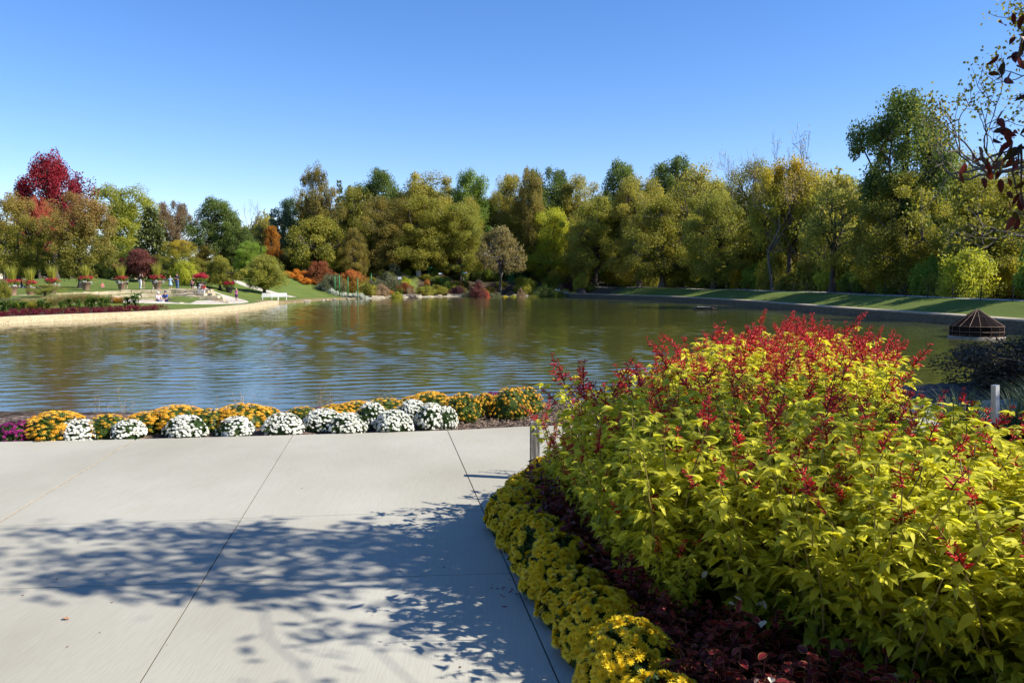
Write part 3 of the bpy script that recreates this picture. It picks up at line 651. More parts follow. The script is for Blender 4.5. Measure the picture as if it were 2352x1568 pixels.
tree('broad', 75, 520, 110, 138, 'mid_green', 'green tree closing the gap between the two pear trees', var=0); tree('broad', 140, 530, 120, 140, 'olive', 'olive tree behind the second pear tree', var=3); tree('broad', 235, 540, 110, 142, 'mid_green', 'green tree behind the right side of the second pear tree', var=1)
# centre of the far bank
tree('ovoid', 730, 380, 108, 148, 'brown_olive', 'tall egg-shaped bronze-green tree standing up at the left end of the wood', var=0)
tree('dome', 738, 498, 185, 140, 'olive', 'wide weeping olive tree in front of the tall bronze-green tree', var=1)
tree('broad', 815, 524, 90, 139, 'brown_olive', 'rounded brown-olive tree beside the wide weeping one', var=2)
tree('conifer', 783, 412, 60, 168, 'pine', 'pointed conifer showing over the wood left of centre', name='pine', var=0)
tree('conifer', 806, 425, 50, 168, 'pine', 'second smaller pointed conifer over the wood left of centre', name='pine', var=1)
tree('oak', 878, 390, 75, 160, 'dark_green', 'narrow dark green tree standing above the wood left of the statue', var=0)
tree('broad', 815, 430, 130, 156, 'olive', 'olive tree behind the brown-olive one', var=1)
tree('broad', 905, 455, 160, 147, 'brown_olive', 'shadowy brown-olive tree behind the green posts', var=0)
tree('broad', 975, 398, 200, 156, 'gold_olive', 'high golden-olive tree on the skyline above the statue', var=2)
tree('broad', 985, 452, 190, 147, 'olive', 'large olive tree directly behind the statue', var=3)
tree('oak', 1082, 393, 140, 158, 'mid_green', 'green flat-topped tree at the middle of the skyline', var=1)
tree('broad', 1060, 470, 150, 148, 'yellow_olive', 'yellow-olive tree behind the left side of the crooked apple tree', var=0)
tree('broad', 1170, 402, 120, 163, 'gold_olive', 'pale gold tree on the skyline right of the green flat-topped one', var=1)
tree('ovoid', 1217, 388, 92, 156, 'brown_olive', 'dark olive pointed tree on the skyline above the yellow-green tree', var=1)
tree('oak', 1260, 386, 70, 164, 'dark_green', 'dark green treetop on the skyline right of the pointed olive one', var=0)
tree('broad', 1325, 408, 170, 163, 'gold_olive', 'broad gold-olive tree on the skyline right of centre', var=3)
tree('apple', 1150, 520, 150, 139, 'pinkish', 'crooked apple tree with pale forked trunk and thin pinkish crown', name='apple_tree', rz=.6, trunkmat=M_GREYBARK)
tree('broad', 1265, 478, 150, 154, 'yellow_green', 'feathery yellow-green tree behind the yellow shrubs')
tree('broad', 1370, 455, 190, 143, 'yellow_olive', 'yellow-olive tree at the far corner of the pond', var=2)
tree('oak', 1425, 370, 110, 146, 'dark_green', 'dark green treetop standing above the wood right of centre', var=1)
tree('oak', 1543, 361, 84, 142, 'dark_green', 'dark green rounded treetop on the skyline further right', var=0)
tree('broad', 1470, 410, 180, 134, 'gold_olive', 'golden tree below the two dark treetops', var=0)
tree('broad', 1520, 455, 210, 122, 'olive', 'spreading olive tree with grey trunk by the bank path', var=1, trunkmat=M_GREYBARK)
tree('sparse', 1600, 375, 200, 124, 'gold_olive', 'thin golden tree with limbs showing above the bank', var=0)
tree('broad', 1640, 440, 200, 111, 'yellow_olive', 'yellow-olive tree overhanging the middle of the bank path', var=2)
tree('bare', 1700, 335, 140, 118, 'tan', 'half bare grey tree on the skyline', var=1, trunkmat=M_GREYBARK)
tree('bare', 1830, 275, 230, 104, 'tan', 'tall leafless tree with spreading twigs above the amber tree', var=0)
tree('bare', 1775, 400, 190, 94, 'tan', 'leaning grey tree with crooked bare limbs in front of the wood', var=2)
tree('maple', 1810, 363, 185, 96, 'amber', 'amber topped maple glowing in the middle of the right wood', var=1)
tree('broad', 1720, 370, 170, 122, 'olive', 'olive tree behind the half bare grey tree', var=3)
tree('broad', 1900, 400, 220, 104, 'yellow_olive', 'yellow-olive tree between the amber maple and the tall green one', var=0)
tree('sparse', 1910, 430, 190, 78, 'yellow_olive', 'open yellow-green tree with twin dark trunks at the bank path', var=1)
tree('oak', 2062, 213, 205, 74, 'dark_green', 'tallest dark green oak standing over the right wood', var=0)
tree('broad', 2075, 400, 250, 72, 'olive', 'dense green tree under the tallest oak', var=1)
tree('broad', 2190, 350, 270, 84, 'yellow_olive', 'yellow-olive tree behind and right of the tallest oak', var=2)
tree('broad', 2275, 400, 300, 63, 'olive', 'olive tree at the right end of the bank path', var=3)
tree('broad', 2420, 350, 300, 66, 'gold', 'golden yellow tree at the right edge of the picture', var=0)
tree('broad', 2010, 545, 130, 76, 'gold', 'low yellow tree lit below the tall oak', var=1)
tree('shrub', 2225, 570, 150, 58, 'yellow_green', 'bright yellow-green bush behind the end of the bank path', name='garden_shrub', cat='shrub')
# the rest of the dense wood
rng = np.random.default_rng(77)
FILL = []
for i in range(400):
    if len(FILL) >= 80: break
    if rng.random() < .55: x, y = rng.uniform(36, 62), rng.uniform(40, 140)
    else: x, y = rng.uniform(-62, 45), rng.uniform(152, 182)
    if x / y > .72 or x / y < -.68 or (x < 36 + (y > 110) * 4 and y < 150): continue
    if any(math.hypot(x - a, y - b) < (11 if y < 145 else 5.6) for a, b in FILL): continue
    FILL.append((x, y)); q = 1176 + 1800 * x / y
    tp = np.interp(q, [0, 500, 700, 1000, 1400, 1700, 2000, 2352], [520, 500, 450, 425, 420, 400, 390, 380]) + rng.uniform(0, 60)
    h = float(at(q, tp, y)[2]) - hz(x, y); r = rng.uniform(3.8, 6.5)
    mt = ['olive', 'yellow_olive', 'gold_olive', 'brown_olive', 'gold_olive', 'yellow_olive', 'olive'][rng.integers(7)]
    tree3('broad' if len(FILL) % 2 else 'shrub', x, y, r, h, mt, 'olive to gold autumn tree crowded among others in the dense wood', group='trees filling the dense wood')
for i, (x, y, r, h) in enumerate([(39, 25, 4.5, 14), (40, 37, 4.0, 13), (39, 50, 4, 14)]):
    tree3('broad', x, y, r, h, ['olive', 'yellow_olive', 'mid_green'][i % 3], 'olive to gold autumn tree crowded among others in the dense wood', group='trees filling the dense wood')
# leafy undergrowth along the wood's edge
U = 0; rng = np.random.default_rng(9)
for row in range(2):
    for i, y in enumerate(np.concatenate([np.arange(34, 76, 3.0 + row), np.arange(76, 146, 3.8 + row)])):
        xp = float(np.interp(y, [22, 40, 55, 75, 92, 112, 128, 141, 147], [33.0, 33.0, 32.6, 32.2, 31.2, 28.6, 23, 16, 12]))
        x = xp + 3.3 + row * 4.2 + rng.uniform(-.4, 1.6) + .02 * max(0, y - 100); r = rng.uniform(1.7, 2.9) + row * .8
        mt = ['yellow_green', 'mid_green', 'olive', 'yellow_olive', 'gold', 'mid_green', 'olive', 'bright_green'][rng.integers(8)]
        tree3('shrub', x, y + (1.5 if y > 105 else 0), r, r * rng.uniform(1.0, 1.9), mt, 'leafy bush in the undergrowth beside the bank path at the foot of the wood', group='undergrowth bushes along the bank path', name='woodland_bush', cat='bush')
for i, q in enumerate(np.arange(690, 1400, 40)):
    d = 150 + rng.uniform(-1, 4); r = rng.uniform(1.8, 2.8)
    tree3('shrub', wx(q, d), d, r, r * rng.uniform(1, 1.8), ['dark_green', 'mid_green', 'brown_olive', 'dark_green'][rng.integers(4)], 'dark leafy bush under the trees at the back of the far garden', group='bushes at the back of the far garden', name='woodland_bush', cat='bush')
for i, q in enumerate(np.arange(-30, 700, 62)):
    d = 140 + rng.uniform(-4, 4); r = rng.uniform(2.2, 3.2)
    tree3('shrub', wx(q, d), d, r, r * rng.uniform(1, 1.6), ['dark_green', 'mid_green', 'olive', 'brown_olive'][rng.integers(4)], 'leafy bush closing the back of the left lawn under the trees', group='bushes behind the left lawn', name='woodland_bush', cat='bush')
# ------------------------------------------------------------------ far garden: shrubs and flowers (pixel of middle, base row, width, height, distance, colour)
def shrub(px, d, wpx, hpx, mat, label, kind='shrub', name='garden_shrub', cat='shrub', group=None, var=None, by=None):
    x = wx(px, d); z = hz(x, d)
    return tree3(kind, x, d, wpx / 2 / F * d, hpx / F * d, mat, label, name=name, cat=cat, group=group, var=var, sink=.05)
LEAFM.update(
    white_fl=LEAF('white_flower_heads', (.45, .47, .34), (.78, .78, .70), trans=.1), orange_fl=LEAF('orange_flower_heads', (.50, .15, .012), (.74, .30, .03), trans=.15),
    yellow_fl=LEAF('yellow_flower_heads', (.55, .42, .02), (.80, .62, .05), trans=.15), red_fl=LEAF('red_flower_heads', (.32, .014, .03), (.60, .05, .08), trans=.15),
    lime=LEAF('lime_leaves', (.26, .26, .025), (.48, .44, .05)), grey_green=LEAF('grey_green_leaves', (.10, .11, .055), (.22, .22, .11)), plum=LEAF('plum_leaves', (.05, .018, .022), (.14, .05, .05)),
    tan_fl=LEAF('tan_seed_heads', (.26, .17, .09), (.46, .33, .2)), purple_grey=LEAF('purple_grey_twigs', (.12, .085, .085), (.22, .17, .16)), silver=LEAF('silver_leaves', (.42, .44, .42), (.66, .68, .66), trans=.05),
    canna=LEAF('canna_leaves', (.03, .065, .010), (.10, .17, .03)), burgundy=LEAF('burgundy_leaves', (.085, .008, .018), (.22, .03, .045)), tan_grass=LEAF('tan_grass_blades', (.26, .19, .075), (.50, .40, .19)),
    lime_grass=LEAF('lime_grass_blades', (.24, .24, .03), (.46, .43, .07)))
SHR = [(733, 125, 66, 52, 'russet', 'russet-red rounded bush in the far garden'), (806, 126, 76, 50, 'russet_olive', 'bronze rounded bush right of the russet-red one'),
 (890, 132, 78, 44, 'grey_green', 'fine-leaved pale green mound in the far garden'), (875, 128, 40, 24, 'tan_fl', 'tan flowered bush in front of the fine-leaved mound'),
 (765, 122, 62, 40, 'grey_green', 'grey-green tall perennials behind the green posts'), (845, 121, 40, 34, 'olive', 'olive perennial clump beside the last tall green post'),
 (912, 122, 34, 24, 'lime', 'lime yellow clump by the low garden walls'), (878, 124, 46, 26, 'tan_fl', 'brownish hydrangea by the low garden walls'),
 (975, 131, 52, 22, 'yellow_olive', 'yellow-olive perennials at the foot of the statue'), (930, 130, 40, 28, 'russet', 'small russet bush left of the statue'),
 (1005, 134, 60, 24, 'olive', 'olive meadow plants right of the statue'), (1050, 134, 50, 22, 'plum', 'dark plum perennials right of the meadow plants'),
 (948, 121, 34, 24, 'purple_grey', 'rounded purple-grey twiggy bush above the stone edging'), (1085, 132, 48, 26, 'grey_green', 'grey-green perennials left of the red bush'),
 (1098, 126, 52, 52, 'maroon', 'tall maroon bush with coral leaves near the shore'), (1117, 127, 26, 34, 'coral', 'coral leaved bush at the right of the maroon one'),
 (1135, 131, 50, 26, 'grey_green', 'low silver-green planting under the apple tree'), (1160, 129, 30, 20, 'yellow_fl', 'yellow flowering clump under the apple tree'),
 (1196, 129, 26, 38, 'tan_fl', 'pale pink plume grass by the shore'), (1178, 128, 30, 22, 'lime', 'yellow-lime mound on the shore'), (1213, 137, 38, 40, 'lime', 'upright yellow-lime shrub right of the apple tree'),
 (1250, 132, 62, 42, 'dark_green', 'large dark green bush above the flagstone shore'), (1225, 130, 50, 22, 'olive', 'low olive shrubs in front of the yellow-lime shrub'), (1285, 133, 40, 24, 'dark_green', 'shaded dark bush beside the white garden seat'),
 (1318, 140, 60, 28, 'plum', 'dark red cannas in front of the green trellis'), (1338, 138, 46, 44, 'lime', 'bright yellow bush with red flowers by the bank'), (1353, 136, 40, 22, 'olive', 'low green bush at the near end of the bank path'),
 (1270, 146, 50, 42, 'amber', 'amber round bush behind the white garden seat'), (1025, 141, 26, 26, 'mid_green', 'green upright plant beyond the green canopy'),
 (905, 142, 30, 36, 'grey_green', 'yellowish column of vine left of the dark wood')]
for i, (px, d, w_, h_, mt, lb) in enumerate(SHR): shrub(px, d, w_, h_, mt, lb)
rng = np.random.default_rng(12)
for i, (px, d) in enumerate([(762, 119.5), (775, 118.8), (790, 118), (802, 117.6), (818, 117), (829, 116.7), (841, 117), (735, 123), (748, 121)]):
    shrub(px, d, rng.uniform(16, 24), rng.uniform(9, 14), 'white_fl', 'low white flowering clump, %s from the left at the edge of the lawn' % ORD[[7, 8, 0, 1, 2, 3, 4, 5, 6].index(i) if i in (7, 8) else (i + 2)], group='white flower clumps edging the lawn', name='white_flower_clump', cat='flowers')
k = 0
for (px, d, n) in [(672, 124, 0), (688, 123.5, 0), (704, 123, 0), (720, 124, 0), (680, 126.5, 0), (698, 126.5, 0), (714, 126.5, 0), (660, 125, 0)]:
    shrub(px, d, rng.uniform(20, 30), rng.uniform(11, 15), 'orange_fl', 'vivid orange flower mound at the back of the lawn right of the round tree', group='orange flower mounds', name='orange_flower_mound', cat='flowers')
for (px, d, lb) in [(990, 127, 'yellow flowers behind the stone edging, left group'), (1105, 126, 'yellow flowers behind the stone edging by the maroon bush'), (1140, 125.5, 'low yellow flowers by the water edge under the apple tree'), (1195, 130, 'yellow-green flowers beside the plume grass'), (1010, 126, 'gold low flowers by the green shore grass'), (1300, 139, 'yellow cannas in front of the garden seat')]:
    shrub(px, d, 30, 12, 'yellow_fl', lb, name='yellow_flower_clump', cat='flowers')
shrub(525, 103, 34, 26, 'dark_green', 'small dark bush on the lawn beside the pot of red flowers', cat='bush')
shrub(535, 122, 44, 20, 'red_fl', 'crimson flower mound behind the round yellowing tree', name='red_flower_mound', cat='flowers')

rng = np.random.default_rng(404); PC = []
while len(PC) < 70:
    px, d = rng.uniform(850, 1340), rng.uniform(119, 146)
    if pond_sd(np.array([wx(px, d)]), np.array([d]))[0] < 1.6 or any(abs(px - a) < 13 and abs(d - b) < 2.2 for a, b in PC) or abs(px - 962) < 14 and d < 146: continue
    PC.append((px, d)); mt = ['olive', 'grey_green', 'yellow_olive', 'mid_green', 'tan_fl', 'lime', 'russet_olive', 'purple_grey', 'yellow_green', 'olive', 'brown_olive'][rng.integers(11)]
    shrub(px, d, rng.uniform(16, 40), rng.uniform(9, 22), mt, 'low mixed perennial clump filling the beds of the far garden', name='perennial_clump', cat='plant', group='mixed perennials in the far garden')
# grass-like plants
def blades(mb, rng, n, r, h, w, lean=.5, droop=.4, segs=4, base=None, tint=None):
    """arching blades of grass, each a tapered ribbon"""
    an = rng.uniform(0, 6.283, n); b = np.stack([np.cos(an), np.sin(an), np.zeros(n)], -1); r0 = r * .3 * rng.random(n) ** .5
    p0 = b * r0[:, None] if base is None else base; L = h * rng.uniform(.6, 1.1, n); le = lean * rng.uniform(.2, 1.2, n)
    s = np.linspace(0, 1, segs + 1); side = np.stack([-b[:, 1], b[:, 0], np.zeros(n)], -1)
    out = (le[:, None] * s + droop * le[:, None] * s ** 3) * L[:, None]; up = (s - droop * .5 * s ** 3) * L[:, None]
    c = p0[:, None] + b[:, None] * out[..., None] + np.array([0, 0, 1.]) * up[..., None]
    wd = (w * (1 - .92 * s ** 1.5))[None, :, None] * side[:, None] * .5
    v = np.stack([c - wd, c + wd], 2).reshape(n, -1, 3); m = 2 * (segs + 1)
    q = np.array([[2 * i, 2 * i + 1, 2 * i + 3, 2 * i + 2] for i in range(segs)])
    mb.add(v.reshape(-1, 3), [(q[None] + (np.arange(n) * m)[:, None, None]).reshape(-1, 4)], np.repeat(rng.random(n) if tint is None else tint, m))

# planters
M_POT = SOLID('terracotta_pot', (.22, .13, .085), (.32, .21, .145), 3, .8, .2)
M_POTDARK = SOLID('dark_pot', (.035, .028, .025), (.06, .05, .045), 3, .7)
def planter():
    rng = np.random.default_rng(31); e = empty('planter', (0, 0, 0))
    p = MB(); p.lathe([(0, 0), (.28, 0), (.30, .05), (.33, .3), (.35, .32), (.35, .38), (.37, .4), (.41, .72), (.46, .74), (.48, .86), (.44, .88), (.41, .84), (.39, .78), (0, .76)], 22); p.obj('pot', M_POT, e, True)
    g = MB(); blades(g, rng, 260, .3, 2.1, .03, .26, .25); g.obj('ornamental_grass', LEAFM['lime_grass'], e).location.z = .8
    f = MB(); n = 26; an = rng.uniform(0, 6.28, n); rr = .62 * rng.random(n) ** .5; c = np.stack([rr * np.cos(an), rr * np.sin(an), rng.uniform(.92, 1.22, n)], -1)
    leafcloud(f, rng, c, np.full(n, .15), 45, .075, .8, np.array([0, 0, .8])); f.obj('green_foliage', LEAFM['mid_green'], e)
    f = MB(); n = 46; an = rng.uniform(0, 6.28, n); rr = rng.uniform(.2, .62, n); c = np.stack([rr * np.cos(an), rr * np.sin(an), rng.uniform(1.1, 1.42, n)], -1)
    leafcloud(f, rng, c, np.full(n, .15), 22, .07, .7, np.array([0, 0, .8])); f.obj('red_flowers', LEAFM['red_fl'], e)
    f = MB(); n = 12; an = rng.uniform(0, 6.28, n); c = np.stack([.56 * np.cos(an), .56 * np.sin(an), rng.uniform(.68, .95, n)], -1)
    leafcloud(f, rng, c, np.full(n, .11), 34, .07, 1, np.array([0, 0, .8])); f.obj('silver_trailers', LEAFM['silver'], e)
    return e
PL = planter()
spots = [(27, 69), (69, 71.5), (121, 76), (197, 80.5), (279, 82.7), (361, 83.3)]
PLB = ['the leftmost', 'second from left', 'third from left', 'in front of the dark tree trunk', 'fifth from left', 'beside the standing people']
for i, (px, d) in enumerate(spots):
    o = PL if i == 0 else copy_tree(PL); x = wx(px, d); o.location = (x, d, hz(x, d) - .02); o.rotation_euler.z = i * 1.9; s = [1.0, .97, 1.0, 1.02, 1.0, 1.05][i]; o.scale = (s, s, s)
    tag(o, 'terracotta planter with tall lime grass and red flowers, ' + PLB[i], 'planter', 'planters along the top of the stone seating')
def redpot(px, d, label, sc=1.0):
    rng = np.random.default_rng(int(px)); x = wx(px, d); e = empty('flower_pot', (x, d, hz(x, d) - .02), 0, (sc, sc, sc))
    p = MB(); p.lathe([(0, 0), (.3, 0), (.33, .1), (.45, .6), (.5, .62), (.5, .7), (.42, .7), (0, .66)], 20); p.obj('pot', M_POTDARK, e, True)
    f = MB(); n = 24; an = rng.uniform(0, 6.28, n); rr = .55 * rng.random(n) ** .5; c = np.stack([rr * np.cos(an), rr * np.sin(an), rng.uniform(.75, 1.0, n)], -1); leafcloud(f, rng, c, np.full(n, .14), 36, .08, .8, np.zeros(3)); f.obj('green_foliage', LEAFM['mid_green'], e)
    f = MB(); n = 60; an = rng.uniform(0, 6.28, n); rr = .5 * rng.random(n) ** .5; c = np.stack([rr * np.cos(an), rr * np.sin(an), 1.0 + .35 * (1 - (rr / .62) ** 2) + rng.uniform(0, .1, n)], -1); leafcloud(f, rng, c, np.full(n, .24), 40, .08, .8, np.zeros(3)); f.obj('red_flowers', LEAFM['red_fl'], e)
    return tag(e, label, 'flower pot')
redpot(461, 83.2, 'dark pot overflowing with crimson flowers at the top of the stone steps', 1.15)
redpot(526, 97, 'dark pot of red flowers on the lawn behind the girl in pink')

# stone seating, steps and edging
M_LIME = SOLID('limestone_block', (.35, .27, .16), (.54, .45, .31), 1.6, .9, .5, detail=8)
def stone_row(r, ztop, a0, a1, label, hgtb=.42, seed=0):
    rng = np.random.default_rng(seed); g = MB(); a = a0
    while a < a1:
        L = rng.uniform(.7, 2.1); da = math.degrees(L / r); am = a + da / 2; zz = .45 + (ztop - .45) * float(tier_fac(am)); rr = r + rng.uniform(-.06, .06)
        g.box((AC[0] + rr * math.cos(R(am)), AC[1] + rr * math.sin(R(am)), zz - hgtb / 2 + rng.uniform(-.03, .03)), (L * .97, .6, hgtb + rng.uniform(-.02, .04)), R(am + 90), jit=.045, rng=rng)
        a += da
    return tag(g.obj('stone_seat_wall', M_LIME), label, 'seat wall', 'curved rows of stone seating')
stone_row(10.7, 1.78, 80, 196, 'topmost curved row of limestone blocks under the planters', seed=1)
stone_row(8.2, 1.37, 74, 182, 'second curved row of limestone blocks from the top', seed=2)
stone_row(5.7, .98, 72, 172, 'third curved row of limestone blocks from the top', seed=3)
stone_row(3.2, .64, 52, 152, 'lowest curved row of limestone blocks where two people sit', .34, seed=4)
rng = np.random.default_rng(44)
k = 0
for st in range(5):
    g = MB(); z = .5 + .25 * st; cx_, cy_ = wx(487 - 11 * st, 76 + 1.3 * st), 76 + 1.3 * st
    for j_ in range(3): g.box((cx_ - 1.1 + 1.1 * j_, cy_, z), (1.06, .8, .34), rng.uniform(-.08, .08), jit=.05, rng=rng)
    tag(g.obj('stone_step', M_LIME), 'rough limestone step, %s from the bottom of the garden stairs' % ORD[st], 'step', 'garden stair steps')
M_SHORE = SOLID('shore_stone', (.27, .225, .155), (.46, .40, .30), 2.5, .9, .5, detail=8)
def boulder(rng):
    b = bmesh.new(); bmesh.ops.create_icosphere(b, subdivisions=2, radius=.5)
    for v in b.verts: v.co *= 1 + rng.uniform(-.18, .18)
    for v in b.verts: v.co.z = max(-.3, min(.3, v.co.z))
    me = bpy.data.meshes.new('boulder'); b.to_mesh(me); b.free(); me.materials.append(M_SHORE); me.materials[0] = M_SHORE; return me
BOUL = [boulder(rng) for _ in range(4)]
shl = resample(smooth_line(resample([(-27.2, 90.6), (-26.6, 93.5), (-25.9, 106), (-22.9, 116)], .6), 2), .95)
for i, p in enumerate(shl):
    if rng.random() < .22: continue
    o = bpy.data.objects.new('shore_rock', BOUL[i % 4]); COL.objects.link(o); s = rng.uniform(.22, .55)
    o.location = (p[0] - .1 + rng.uniform(-.3, .3), p[1] + rng.uniform(-.2, .2), .06 + .05 * s); o.scale = (s * 1.3, s, s * .75); o.rotation_euler.z = rng.uniform(0, 6)
    tag(o, 'small tan rock lying on the grassy waterline past the end of the wall', 'rock', 'rocks on the grassy waterline')
fsl = smooth_line(resample([(-22.6, 116.4), (-17.5, 125), (-10.8, 132.5), (0, 135.5), (7.6, 136)], .5), 2); fsl = resample(fsl, .2); q_ = [0]
while q_[-1] < len(fsl) - 12: q_.append(q_[-1] + int(rng.integers(4, 12)))
fsl = fsl[q_]
for i in range(len(fsl) - 1):
    a, b = fsl[i], fsl[i + 1]; L = np.linalg.norm(b - a) * rng.uniform(.86, .98); rz = math.atan2(b[1] - a[1], b[0] - a[0]); g = MB(); h1 = rng.uniform(.14, .24)
    g.box((0, 0, h1 / 2), (L, .9, h1), 0, jit=.06, rng=rng); 
    if rng.random() < .5: g.box((rng.uniform(-.2, .2), .2, h1 + .07), (L * rng.uniform(.6, .95), .8, .15), rng.uniform(-.05, .05), jit=.06, rng=rng)
    o = g.obj('edging_stone', M_SHORE); o.location = ((a[0] + b[0]) / 2, (a[1] + b[1]) / 2, -.02); o.rotation_euler.z = rz
    tag(o, 'flat pale limestone slab laid along the far waterline', 'edging stone', 'limestone slabs edging the far shore')
for i, (px, d, L, n_) in enumerate([(1085, 130.5, 4.6, 3), (1075, 128.2, 3.6, 2), (1130, 129, 3.4, 2), (960, 124.5, 4.0, 1), (905, 126, 3.0, 1), (1062, 132.8, 5.2, 2), (930, 128.5, 4.0, 1), (1180, 134, 4, 1)]):
    x = wx(px, d); g = MB(); zb = hz(x, d) - .1
    for q in range(n_):
        xx = -L / 2
        while xx < L / 2:
            w_ = rng.uniform(.5, 1.3); g.box((xx + w_ / 2, rng.uniform(-.15, .15) + q * .1, .2 + .3 * q), (w_ * .96, .5, .3), rng.uniform(-.1, .1), jit=.05, rng=rng); xx += w_
    o = g.obj('rockery_wall', M_SHORE); o.location = (x, d, zb)
    tag(o, ['broken stone ledge left of the maroon bush', 'lower stone ledge left of the maroon bush', 'stone ledge beside the maroon bush', 'low pale wall behind the purple-grey bush', 'short low wall by the lime clump', 'upper long stone ledge below the dark perennials', 'low wall below the statue bed', 'low wall in front of the yellow-lime shrub'][i], 'rockery')
g = MB()
for i in range(6): g.box((rng.uniform(-1, 1) + i * 1.1 - 3, rng.uniform(-.3, .3), .2 + .16 * (i % 3)), (2.2, 1.4, .22), rng.uniform(-.2, .2), jit=.07, rng=rng)
o = g.obj('flagstone_outcrop', M_SHORE); o.location = (7.0, 137.2, .2); tag(o, 'stack of shaded flat flagstones at the far right corner of the pond', 'rock')

# the planted bed along the left wall
BURG = MB(); rng = np.random.default_rng(51)
bl = offset(smooth_line(resample([(-36, 42), (-31.9, 48.8), (-30.5, 52.4), (-27.8, 56.8), (-26.4, 60.4)], .16), 20), .95)
c = np.repeat(bl, 3, 0) + rng.normal(size=(len(bl) * 3, 2)) * .22; c = np.c_[c, hgt(c[:, 0], c[:, 1]) + rng.uniform(.08, .36, len(c))]
leafcloud(BURG, rng, c, np.full(len(c), .19), 60, .065, 1.0, np.array([-32, 50, -3.]))
tag(BURG.obj('burgundy_bedding', LEAFM['burgundy']), 'low band of burgundy bedding plants along the top of the left wall', 'bedding plants', kind='stuff')
ORB = MB(); c = offset(bl, .75)[::4]; c = np.c_[c, hgt(c[:, 0], c[:, 1]) + .2]; leafcloud(ORB, rng, c, np.full(len(c), .16), 14, .08, .9, np.array([-32, 50, -3.]))
tag(ORB.obj('orange_bedding', LEAFM['orange_fl']), 'thin band of orange flowers behind the burgundy bedding', 'flowers', kind='stuff')
def canna(seed):
    rng = np.random.default_rng(seed); e = empty('canna_plant', (0, 0, 0)); g = MB(); tm = np.array([(0, 0, 0), (.14, .25, .03), (.17, .5, 0), (0, 1, -.2), (-.17, .5, 0), (-.14, .25, .03), (0, .5, -.05)])
    n = 46; an = rng.uniform(0, 6.28, n); z = rng.uniform(.1, .85, n); d = np.stack([np.cos(an), np.sin(an), rng.uniform(.2, 1.3, n)], -1)
    f = frames(d, np.stack([-np.cos(an), -np.sin(an), np.ones(n)], -1)); rr = rng.uniform(0, .25, n); ca = rng.uniform(0, 6.28, n)
    g.scatter(tm, [[[0, 1, 2, 6], [6, 2, 3, 4], [0, 6, 4, 5]]], f * rng.uniform(.35, .6, n)[:, None, None], np.stack([rr * np.cos(ca), rr * np.sin(ca), z], -1), rng.random(n)); g.obj('leaves', LEAFM['canna'], e)
    s = MB()
    for i in range(7): a_ = rng.uniform(0, 6.28); s.tube([(.2 * math.cos(a_), .2 * math.sin(a_), 0), (.24 * math.cos(a_), .24 * math.sin(a_), 1.0)], [.02, .012], 5)
    s.obj('stems', LEAFM['mid_green'], e); return e
CN = [canna(1), canna(2)]; ci = 0
cpx = [5, 28, 50, 92, 108, 140, 158, 178, 198, 208, 228, 243, 290, 308]
for i, px in enumerate(cpx):
    o = CN[i] if i < 2 else copy_tree(CN[i % 2]); d = float(np.interp(px, [0, 345], [51.0, 62.0])) + rng.uniform(0, .9); x = wx(px, d); o.location = (x, d, hz(x, d) - .03); s = rng.uniform(.7, 1.0) * (1.35 if px == 308 else 1); o.scale = (s, s, s); o.rotation_euler.z = rng.uniform(0, 6)
    tag(o, 'big-leaved green canna behind the burgundy bedding, %s from the left' % ORD[i], 'canna', 'cannas behind the burgundy bedding')
gt = MB(); blades(gt, rng, 900, 1.3, 1.25, .02, .6, .5); GME = gt.mesh('blades', LEAFM['tan_grass'])
for i, (px, d, s, mt, lb) in enumerate([(28, 56, 1.0, 'grey_green', 'pale grey-green ornamental grass behind the cannas at the left'), (70, 56.5, 1.0, 'tan_grass', 'straw-coloured grass clump left of the golden one'), (88, 55.5, .9, 'gold_olive', 'golden ornamental grass clump behind the cannas'), (120, 58.5, 1.0, 'tan_grass', 'straw grass right of the golden clump'), (150, 60, 1.0, 'tan_grass', 'straw grass in the middle of the left bed'), (180, 61, 1.0, 'tan_grass', 'pinkish straw grass below the stone rows'), (210, 62, .9, 'tan_grass', 'straw grass near the right of the left bed'), (240, 62.5, .85, 'tan_grass', 'last tuft of straw grass in the left bed'), (270, 63, .7, 'russet_olive', 'russet low tuft near the end of the left bed'), (48, 55, .9, 'yellow_olive', 'yellowish grass tuft among the cannas')]):
    o = meshobj('grass_clump', GME, None, LEAFM[mt]); x = wx(px, d); o.location = (x, d, hz(x, d) - .05); o.scale = (s, s, s * .82); o.rotation_euler.z = i; tag(o, lb, 'grass clump')
tree('sparse', 102, 652, 95, 63, 'yellow_olive', 'little low tree with thin spreading crown in the left bed', var=1)
shrub(8, 60, 36, 46, 'olive', 'olive bush at the left edge beside the first planter')

# ------------------------------------------------------------------ benches
M_WHITE = SOLID('white_paint', (.74, .73, .70), (.80, .79, .77), 3, .5)
def bench(x, y, rz, L, label, z=None):
    e = empty('garden_bench', (x, y, hz(x, y) if z is None else z), rz)
    s = MB(); [s.box((0, -.22 + .11 * k, .44), (L, .095, .035)) for k in range(5)]; s.obj('seat', M_WHITE, e)
    b = MB(); [b.box((0, .28 + .02 * k, .55 + .1 * k), (L, .03, .085), rx=-.15) for k in range(4)]; b.obj('backrest', M_WHITE, e)
    for sx in (-1, 1):
        for yy in (-.24, .26): g = MB(); g.box((sx * (L / 2 - .08), yy, .21), (.06, .06, .42)); g.obj('leg', M_WHITE, e)
        g = MB(); g.box((sx * (L / 2 - .05), .02, .64), (.06, .58, .04)); g.box((sx * (L / 2 - .05), -.24, .54), (.05, .05, .18)); g.obj('armrest', M_WHITE, e)
    return tag(e, label, 'bench', 'white garden benches')
